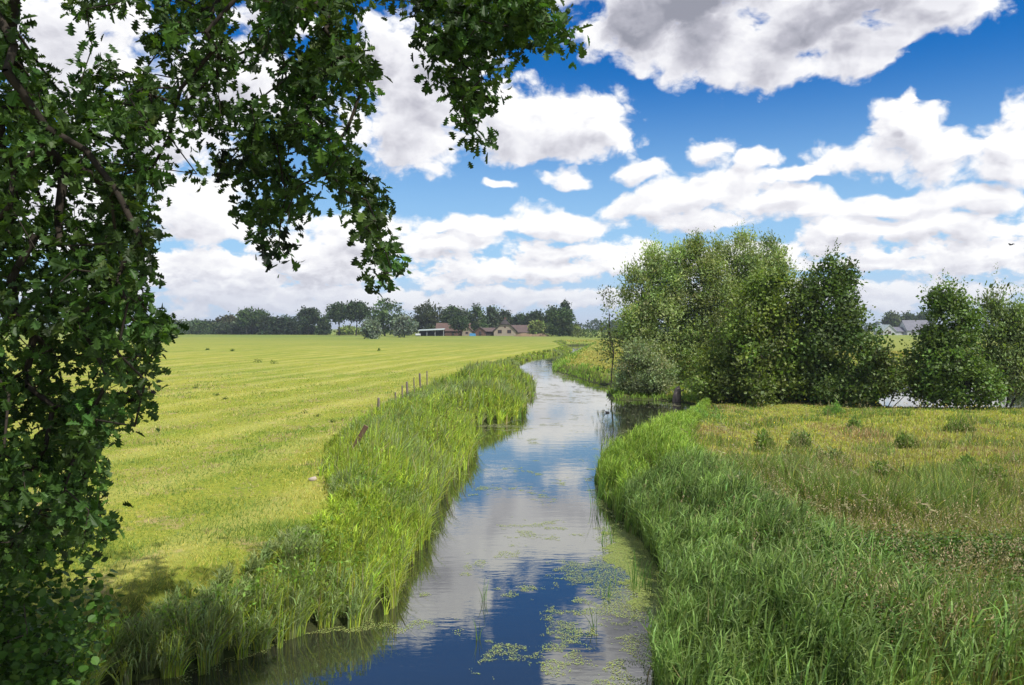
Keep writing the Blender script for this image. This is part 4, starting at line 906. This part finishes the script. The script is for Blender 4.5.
for i, (px_, py_, h_, k, sp_, lb) in enumerate(tufts):
    x, y = gp(px_, py_, 0); g = np.random.default_rng(600 + i); acc = Acc()
    P = np.concatenate([g.normal(0, sp_, (k, 2)), np.full((k, 1), -.1)], 1)
    add_blades(acc, P, h_ * g.uniform(.6, 1.1, k) + .1, g.uniform(.008, .014, k), leandir(k, g), g.uniform(.05, .5, k), tints((.10, .20, .04), k, g, .2), g, 4)
    tag(link('reed_tuft', acc.mesh(), M['blade'], None, (x, y, 0)), lb, 'reed tuft', 'reed tufts in the stream')

# ------------------------------------------------------------------ the big oak over the left bank
def in_poly(px, py, poly):
    ins = np.zeros(px.shape, bool); n = len(poly)
    for i in range(n):
        ax, ay = poly[i]; bx_, by_ = poly[(i + 1) % n]
        if ay != by_: ins ^= ((ay > py) != (by_ > py)) & (px < (bx_ - ax) * (py - ay) / (by_ - ay) + ax)
    return ins
P1 = [(-120, -20), (22, -20), (30, 30), (58, 72), (80, 70), (120, 50), (150, 60), (170, 110), (172, 170), (165, 235), (150, 262), (170, 275), (158, 300), (195, 338), (165, 343), (155, 385), (166, 400), (146, 420), (163, 444), (140, 450), (112, 470), (100, 480), (122, 545), (90, 560), (60, 570), (-120, 640)]
P2 = [(62, -20), (408, -20), (392, 12), (366, 30), (374, 54), (382, 77), (383, 111), (366, 121), (360, 150), (374, 157), (388, 188), (409, 205), (408, 216), (395, 218), (404, 245), (405, 280), (388, 297), (360, 285), (366, 268), (350, 240), (345, 212), (322, 192), (318, 215), (300, 232), (290, 240), (308, 267), (297, 288), (278, 264), (255, 255), (232, 236), (234, 208), (215, 183), (198, 188), (178, 194), (165, 180), (150, 80), (70, 55)]
P3 = [(408, -20), (402, 25), (414, 37), (407, 50), (417, 67), (412, 95), (430, 104), (441, 84), (448, 117), (453, 134), (446, 153), (461, 161), (478, 155), (499, 138), (497, 129), (483, 127), (478, 114), (497, 111), (501, 97), (524, 96), (529, 87), (521, 67), (530, 50), (541, 64), (555, 72), (575, 60), (581, 87), (593, 82), (590, 50), (583, 34), (565, 15), (550, -20)]
g = np.random.default_rng(31)
def sample(poly, n, d0, d1, gaps=(), er=11):
    P = np.array(poly); out = []
    x0, y0 = P.min(0); x1, y1 = P.max(0)
    px = g.uniform(x0, x1, n * 9); py = g.uniform(y0, y1, n * 9)
    k = in_poly(px, py, poly)
    for a in range(6): k &= in_poly(px + er * math.cos(a * 1.047), py + er * math.sin(a * 1.047), poly)
    for cx, cy, rx, ry in gaps: k &= ((px - cx) / rx) ** 2 + ((py - cy) / ry) ** 2 > 1
    px, py = px[k][:n], py[k][:n]; d = g.uniform(d0, d1, len(px))
    return np.stack([(px - 512) * d / F, d, H - (py - HZ) * d / F], 1)
gaps2 = [(125, 40, 16, 12), (158, 70, 12, 14), (140, 25, 10, 8), (245, 30, 12, 22), (262, 85, 14, 16), (120, 110, 9, 10), (200, 100, 7, 9), (190, 150, 10, 10), (142, 130, 8, 10), (300, 45, 10, 12), (342, 107, 9, 12), (325, 200, 12, 16), (235, 95, 7, 8), (300, 160, 9, 8), (95, 150, 6, 8)]
gaps1 = [(45, 40, 18, 26), (60, 190, 7, 8), (35, 195, 7, 6), (95, 195, 9, 8), (30, 63, 8, 6), (88, 380, 9, 9), (110, 455, 8, 10), (70, 345, 6, 6), (20, 440, 6, 8)]
T_oak = np.concatenate([
    sample(P1, 1050, 5.6, 9.0, [(a, b, c + 7, d + 7) for a, b, c, d in gaps1]), sample(P2, 330, 6.2, 8.8, [(a, b, c + 8, d + 8) for a, b, c, d in gaps2]), sample(P3, 138, 6.4, 7.8, [(500, 65, 12, 13), (528, 62, 10, 10), (435, 60, 7, 7)]),
    # the crown goes on above and to the left of the frame
    np.stack([g.uniform(-10, .8, 420), g.uniform(2.5, 9.5, 420), g.uniform(7.6, 11, 420)], 1),
    np.stack([g.uniform(-12, -6.5, 260), g.uniform(3, 10, 260), g.uniform(3.0, 8.5, 260)], 1)])
n_in = len(T_oak) - 680
qx = 512 + T_oak[:, 0] / T_oak[:, 1] * F; qy = HZ - (T_oak[:, 2] - H) / T_oak[:, 1] * F
keep = (np.arange(len(T_oak)) < n_in) | (qx < -25) | (qy < -25)
T_oak = T_oak[keep]
tb = np.array([-9.4, 6.5, FZ])
root = empty('oak_tree', tb, 'big oak with dark lobed leaves hanging over the left bank, nearest tree to the viewer', 'tree')
T_l = T_oak - tb
trunk = [(0, 0, -.4), (.05, 0, .6), (.15, .05, 1.6), (.3, .1, 2.6), (.5, .1, 3.6), (.8, .1, 4.6), (1.2, .15, 5.6), (1.7, .1, 6.5), (2.5, .1, 7.2), (3.6, .15, 7.7), (4.9, .2, 7.9), (6.2, .2, 8.1), (7.4, .3, 8.2), (8.4, .3, 8.3), (9.2, .4, 8.3)]
nodes, par, rad, dirs = grow(trunk, T_l, g, r0=.0035, step=.35, sag=.10, power=.44, trunk_r=.34, upw=.35)
V_, I_, S_ = tube_edges(nodes, par, rad, 6)
link('trunk', np_mesh(V_, I_, S_, None, True), M['oakbark'], root)
per = 18; n = len(T_l) * per
back = g.uniform(0, 1, n)
dr = np.repeat(dirs, per, 0)
Q = np.repeat(T_l, per, 0) - dr * (back * .10)[:, None] + norm(g.normal(size=(n, 3))) * (.19 * g.random((n, 1)) ** .6)
DD = norm(dr * .35 + g.normal(0, .65, (n, 3)) + np.array([0, 0, -.22]))
cl = tints((.042, .086, .016), len(T_l), g, .3, .07); lt = g.random(n) < .12
tn = np.repeat(cl, per, 0) * (1 + g.normal(0, .2, (n, 1))); tn[lt] *= np.array([1.7, 1.55, 1.3])
acc = Acc()
X, Y, Z = axes(DD, g)
# leaves tend to lie flat: turn most normals upward
up = np.array([0, 0, .75]) + g.normal(0, .85, (n, 3)); X = norm(np.cross(Y, up)); Z = np.cross(X, Y)
s_ = (.092 * (1 + g.normal(0, .22, n).clip(-.5, .5)))[:, None]
acc.add(*instance_template(OAK, OAK_F, Q, X * s_ * 1.4, Y * s_, Z * s_, tn))
link('crown', acc.mesh(), M['oak_leaf'], root)
print('oak leaves', n, 'nodes', len(nodes))
# round leaved shrub under the oak, lower left
g = np.random.default_rng(32)
sb = np.array([-6.0, 8.0, .5])
root = empty('hazel_bush', sb, 'shaded round leaved bush in the lower left corner beneath the oak', 'bush')
lobs = [(-.5, 0, 1.55, .9, .8, .6), (1.1, .1, 1.0, .75, .7, .7), (.7, -.1, .4, .9, .7, .6), (.6, .1, 1.75, .7, .7, .6), (0.0, .2, .7, 1.0, .9, .8), (-1.3, 0, .9, 1.2, 1, 1.1), (.75, .9, .35, .6, .6, .45), (-.4, -.8, .5, .9, .6, .6)]
P, D = crown_points(lobs, 640, g, .4); k = P[:, 2] > 0; P, D = P[k], D[k]
nodes, par, rad, dirs = grow([(0, 0, -.4), (-.05, 0, .1), (-.1, 0, .4)], P[:160], g, r0=.004, step=.25, sag=.0, trunk_r=.035)
V_, I_, S_ = tube_edges(nodes, par, rad, 5); link('branches', np_mesh(V_, I_, S_, None, True), M['bark'], root)
per = 15; n = len(P) * per; acc = Acc()
Q = np.repeat(P, per, 0) + g.normal(0, .12, (n, 3)); DD = norm(g.normal(size=(n, 3)) + np.array([0, -.2, -.1])); Y = DD
up = np.array([0, 0, 1.0]) + g.normal(0, .5, (n, 3)); X = norm(np.cross(Y, up)); Z = np.cross(X, Y); s_ = (.085 * g.uniform(.6, 1.3, n))[:, None]
acc.add(*instance_template(OVAL, OVAL_F, Q, X * s_ * 1.2, Y * s_, Z * s_, tints((.06, .125, .02), n, g, .25)))
link('foliage', acc.mesh(), M['oak_leaf'], root)

# ------------------------------------------------------------------ sun, sky and clouds
SUN_AZ, SUN_EL = 132, 56     # clockwise from the view direction
su = bpy.data.lights.new('sun', 'SUN'); su.energy = 4.6; su.angle = R(.55); su.color = (1, .955, .89)
so = bpy.data.objects.new('sun', su); C.objects.link(so)
dv = Vector((math.sin(R(SUN_AZ)) * math.cos(R(SUN_EL)), math.cos(R(SUN_AZ)) * math.cos(R(SUN_EL)), math.sin(R(SUN_EL))))
so.rotation_euler = (-dv).to_track_quat('-Z', 'Y').to_euler()
w = bpy.data.worlds.new('World'); scn.world = w; w.use_nodes = True
nt = w.node_tree; nt.nodes.clear(); ls = nt.links
sky = N(nt, 'ShaderNodeTexSky', sky_type='NISHITA', sun_disc=False, sun_elevation=R(SUN_EL), sun_rotation=R(SUN_AZ), air_density=1.0, dust_density=.3, ozone_density=2.5)
tc = N(nt, 'ShaderNodeTexCoord').outputs['Generated']
def ma(op, a, b=None, c=None, clamp=False, tree_=None):
    t_ = tree_ or nt
    n_ = t_.nodes.new('ShaderNodeMath'); n_.operation = op; n_.use_clamp = clamp
    for i_, v in enumerate((a, b, c)):
        if v is None: continue
        if isinstance(v, (int, float)): n_.inputs[i_].default_value = v
        else: t_.links.new(v, n_.inputs[i_])
    return n_.outputs[0]
sx = N(nt, 'ShaderNodeSeparateXYZ'); ls.new(tc, sx.inputs[0])
az = ma('ARCTAN2', sx.outputs[0], sx.outputs[1]); el = ma('ARCSINE', sx.outputs[2])
cmb = N(nt, 'ShaderNodeCombineXYZ'); ls.new(ma('MULTIPLY', az, 100.), cmb.inputs[0]); ls.new(ma('MULTIPLY', el, 100.), cmb.inputs[1])
UV = cmb.outputs[0]
def sp_(px, py):
    a = math.atan((px - 512) / F); e = math.atan((HZ - py) * math.cos(a) / F); return a * 100, e * 100
CL = [  # px, py, rx, ry of the cumulus heaps
 (690, -5, 105, 62), (640, 22, 66, 44), (705, 45, 62, 44), (762, 52, 34, 34), (850, 5, 105, 48), (860, 42, 50, 30), (800, 30, 60, 36), (770, 60, 40, 30), (935, 10, 46, 30), (590, -10, 45, 30),
 (425, 95, 62, 62), (400, 130, 60, 42), (500, 118, 62, 42), (575, 122, 60, 38), (608, 132, 24, 28), (450, 60, 50, 40), (385, 60, 50, 35),
 (499, 185, 20, 7), (570, 177, 26, 8), (700, 196, 80, 25), (640, 175, 30, 14), (650, 205, 55, 18), (712, 148, 26, 16), (745, 160, 32, 13), (770, 205, 60, 18),
 (905, 125, 44, 28), (912, 100, 16, 15), (870, 160, 62, 20), (950, 152, 66, 26), (1000, 140, 44, 34), (1080, 150, 60, 50), (795, 178, 34, 7), (1080, 250, 100, 60),
 (560, 224, 60, 18), (450, 243, 52, 18), (500, 270, 110, 15), (620, 262, 70, 16), (900, 206, 90, 15), (990, 200, 50, 18), (850, 236, 66, 20), (940, 228, 80, 14), (970, 255, 95, 24), (1000, 172, 60, 14), (870, 262, 80, 12), (800, 208, 60, 12), (560, 252, 60, 12), (480, 228, 50, 12), (690, 225, 50, 12), (360, 235, 60, 26), (300, 250, 80, 20), (730, 262, 90, 16), (440, 225, 26, 10),
 (200, 215, 70, 36), (140, 130, 120, 50), (60, 50, 110, 60), (240, 90, 90, 50), (270, 20, 50, 22), (220, 270, 120, 22), (330, 265, 90, 24), (60, 200, 80, 50),
 (512, 298, 700, 12), (300, 302, 200, 14), (800, 295, 260, 15)]
grp = bpy.data.node_groups.new('cloud_density', 'ShaderNodeTree')
grp.interface.new_socket('P', in_out='INPUT', socket_type='NodeSocketVector')
grp.interface.new_socket('D', in_out='OUTPUT', socket_type='NodeSocketFloat')
grp.interface.new_socket('B', in_out='OUTPUT', socket_type='NodeSocketFloat')
gi = grp.nodes.new('NodeGroupInput'); go = grp.nodes.new('NodeGroupOutput'); P_ = gi.outputs[0]
# billow: perspective scaled coordinates (features shrink towards the horizon)
s2 = N(grp, 'ShaderNodeSeparateXYZ'); grp.links.new(P_, s2.inputs[0])
def layer(ku, kv, off):
    vm = N(grp, 'ShaderNodeVectorMath', operation='MULTIPLY_ADD'); grp.links.new(P_, vm.inputs[0]); vm.inputs[1].default_value = (ku, kv, 0); vm.inputs[2].default_value = (off, off * .7, off)
    f = noise(grp, vm.outputs[0], 1., 8, .56)
    n_ = grp.nodes.new('ShaderNodeTexNoise'); n_.inputs['Scale'].default_value = 1.1; n_.inputs['Detail'].default_value = 3; grp.links.new(vm.outputs[0], n_.inputs['Vector'])
    w2 = N(grp, 'ShaderNodeVectorMath', operation='MULTIPLY_ADD'); grp.links.new(n_.outputs['Color'], w2.inputs[0]); w2.inputs[1].default_value = (.9, .9, .9); grp.links.new(vm.outputs[0], w2.inputs[2])
    v = grp.nodes.new('ShaderNodeTexVoronoi'); v.voronoi_dimensions = '2D'; v.feature = 'F1'; v.normalize = True; grp.links.new(w2.outputs[0], v.inputs['Vector'])
    v.inputs['Scale'].default_value = 1.35; v.inputs['Detail'].default_value = 3; v.inputs['Roughness'].default_value = .5; v.inputs['Lacunarity'].default_value = 2.3
    return ma('ADD', ma('MULTIPLY_ADD', f, 2.1, -1.05, tree_=grp), ma('MULTIPLY_ADD', v.outputs['Distance'], -1.6, .56, tree_=grp), tree_=grp), n_, vm.outputs[0]
LA, n3, vA = layer(.135, .185, 3.1); LB, _n, _v = layer(.27, .46, 7.7)
mr_ = N(grp, 'ShaderNodeMapRange', interpolation_type='SMOOTHSTEP', inp={'From Min': 5., 'From Max': 20.}); grp.links.new(s2.outputs[1], mr_.inputs[0])
mf = N(grp, 'ShaderNodeMix'); grp.links.new(mr_.outputs[0], mf.inputs[0]); grp.links.new(LB, mf.inputs[2]); grp.links.new(LA, mf.inputs[3]); LN = mf.outputs[0]
# warp the heaps' outline
wv = N(grp, 'ShaderNodeVectorMath', operation='MULTIPLY_ADD'); grp.links.new(n3.outputs['Color'], wv.inputs[0]); wv.inputs[1].default_value = (6, 5, 0)
of = N(grp, 'ShaderNodeVectorMath', operation='ADD'); grp.links.new(P_, of.inputs[0]); of.inputs[1].default_value = (-3., -2.5, 0); grp.links.new(of.outputs[0], wv.inputs[2])
cur = None
for px_, py_, rx, ry in CL:
    a_, e0 = sp_(px_, py_); ca = math.cos(math.atan((px_ - 512) / F))
    sx_, sy_ = 1 / (rx * .96 / 8 * ca * ca), 1 / (ry * .94 / 8 * ca)
    vm = N(grp, 'ShaderNodeVectorMath', operation='MULTIPLY_ADD'); grp.links.new(wv.outputs[0], vm.inputs[0]); vm.inputs[1].default_value = (sx_, sy_, 0); vm.inputs[2].default_value = (-a_ * sx_, -e0 * sy_, 0)
    ln = N(grp, 'ShaderNodeVectorMath', operation='LENGTH'); grp.links.new(vm.outputs[0], ln.inputs[0])
    cur = ln.outputs['Value'] if cur is None else ma('SMOOTH_MIN', cur, ln.outputs['Value'], .25, tree_=grp)
B_ = ma('SUBTRACT', 1.0, cur, tree_=grp)
# general broken cloud outside the view
outside = ma('MAXIMUM', ma('MULTIPLY', ma('SUBTRACT', ma('ABSOLUTE', s2.outputs[0], tree_=grp), 68., tree_=grp), .06, clamp=True, tree_=grp), ma('MULTIPLY', ma('SUBTRACT', s2.outputs[1], 46., tree_=grp), .1, clamp=True, tree_=grp), tree_=grp)
f4 = noise(grp, vA, .5, 3, .5)
og = ma('MULTIPLY', outside, ma('MULTIPLY_ADD', f4, 5., -2.4, tree_=grp), tree_=grp)
Bc = ma('MAXIMUM', ma('MAXIMUM', B_, -1.0, tree_=grp), ma('ADD', og, ma('MULTIPLY', ma('SUBTRACT', 1., outside, tree_=grp), -1., tree_=grp), tree_=grp), tree_=grp)
Dn = ma('ADD', Bc, LN, tree_=grp)
grp.links.new(Dn, go.inputs[0]); grp.links.new(ma('MULTIPLY_ADD', LN, .45, Bc, tree_=grp), go.inputs[1])
def dens(offx, offy):
    vo = N(nt, 'ShaderNodeVectorMath', operation='ADD'); ls.new(UV, vo.inputs[0]); vo.inputs[1].default_value = (offx, offy, 0)
    gn_ = nt.nodes.new('ShaderNodeGroup'); gn_.node_tree = grp; ls.new(vo.outputs[0], gn_.inputs[0]); return gn_.outputs[0], gn_.outputs[1]
d0, b0 = dens(0, 0); d1, b1 = dens(.9, 1.3); d2, b2 = dens(1.2, 3.6)
sm = N(nt, 'ShaderNodeMapRange', interpolation_type='SMOOTHSTEP', inp={'From Min': -.12, 'From Max': .34}); ls.new(d0, sm.inputs[0]); alpha = sm.outputs[0]
elv = ma('MULTIPLY', el, 100.)
# light: open towards the sun -> white; much cloud above -> grey base; overhead we look at the flat base
under = N(nt, 'ShaderNodeMapRange', interpolation_type='SMOOTHSTEP', inp={'From Min': -.05, 'From Max': .75}); ls.new(b2, under.inputs[0])
base_ = N(nt, 'ShaderNodeMapRange', interpolation_type='SMOOTHSTEP', inp={'From Min': .22, 'From Max': .72}); ls.new(b0, base_.inputs[0])
hi_ = N(nt, 'ShaderNodeMapRange', inp={'From Min': 27., 'From Max': 36.}); ls.new(elv, hi_.inputs[0])
body = ma('ADD', ma('MULTIPLY', ma('MULTIPLY', under.outputs[0], d0, clamp=True), .42), ma('MULTIPLY', ma('MULTIPLY', base_.outputs[0], hi_.outputs[0]), .55))
emb = ma('MULTIPLY', ma('SUBTRACT', d1, d0), .50)
emb = ma('MINIMUM', ma('MAXIMUM', emb, -.20), .30)
sh = ma('ADD', ma('ADD', body, .06), emb, clamp=True)
ccol = ramp(nt, sh, [(0., (1.0, 1.0, 1.0)), (.3, (.80, .80, .85)), (.65, (.50, .50, .57)), (1., (.30, .31, .37))])
K = 1 / .1
cvm = N(nt, 'ShaderNodeVectorMath', operation='SCALE'); ls.new(ccol, cvm.inputs[0]); cvm.inputs['Scale'].default_value = .87 * K
hs = N(nt, 'ShaderNodeHueSaturation'); hs.inputs['Saturation'].default_value = 1.35; hs.inputs['Value'].default_value = 1.0; ls.new(sky.outputs[0], hs.inputs['Color'])
tsky = mixc(nt, 1.0, hs.outputs[0], (.12, .66, 1.0), 'MULTIPLY')
pal = N(nt, 'ShaderNodeMapRange', interpolation_type='SMOOTHSTEP', inp={'From Min': 33., 'From Max': 4.}); ls.new(elv, pal.inputs[0])
tsky = mixc(nt, ma('MULTIPLY', pal.outputs[0], .92), tsky, (3.5, 5.5, 7.7))
mixn = mixc(nt, alpha, tsky, cvm.outputs[0])
# moisture near the horizon
hz = N(nt, 'ShaderNodeMapRange', interpolation_type='SMOOTHSTEP', inp={'From Min': 9., 'From Max': -1.}); ls.new(elv, hz.inputs[0])
mixn = mixc(nt, ma('MULTIPLY', hz.outputs[0], .85), mixn, (5.2, 5.6, 6.6))
bg = N(nt, 'ShaderNodeBackground'); bg.inputs[1].default_value = .1; ls.new(mixn, bg.inputs[0])
wo = N(nt, 'ShaderNodeOutputWorld'); ls.new(bg.outputs[0], wo.inputs[0])
w.cycles.sampling_method = 'MANUAL'; w.cycles.sample_map_resolution = 512

# ------------------------------------------------------------------ summer haze
m, nt2, ns2, ls2 = newmat('haze')
pv = N(nt2, 'ShaderNodeVolumePrincipled'); pv.inputs['Color'].default_value = (.80, .88, 1.0, 1); pv.inputs['Density'].default_value = HAZE; pv.inputs['Anisotropy'].default_value = .3
o = N(nt2, 'ShaderNodeOutputMaterial'); ls2.new(pv.outputs[0], o.inputs['Volume'])
hb = MB().box(-5200, 5200, -800, 5600, -2.6, 22).build('haze', m); tag(hb, 'thin blue summer haze over the farmland', kind='stuff')
# ------------------------------------------------------------------ camera
cam = bpy.data.cameras.new('camera'); co = bpy.data.objects.new('camera', cam); C.objects.link(co); scn.camera = co
cam.sensor_width = 36; cam.lens = 36 * F / 1024; cam.clip_end = 9000; cam.clip_start = .05
co.location = (0, 0, H); co.rotation_euler = (R(90) - math.atan((342.5 - HZ) / F), 0, 0)
scn.view_settings.view_transform = 'Standard'; scn.view_settings.look = 'None'; scn.view_settings.exposure = 0.30; scn.view_settings.gamma = 1
scn.cycles.max_bounces = 6; scn.cycles.diffuse_bounces = 2; scn.cycles.glossy_bounces = 2; scn.cycles.transmission_bounces = 3
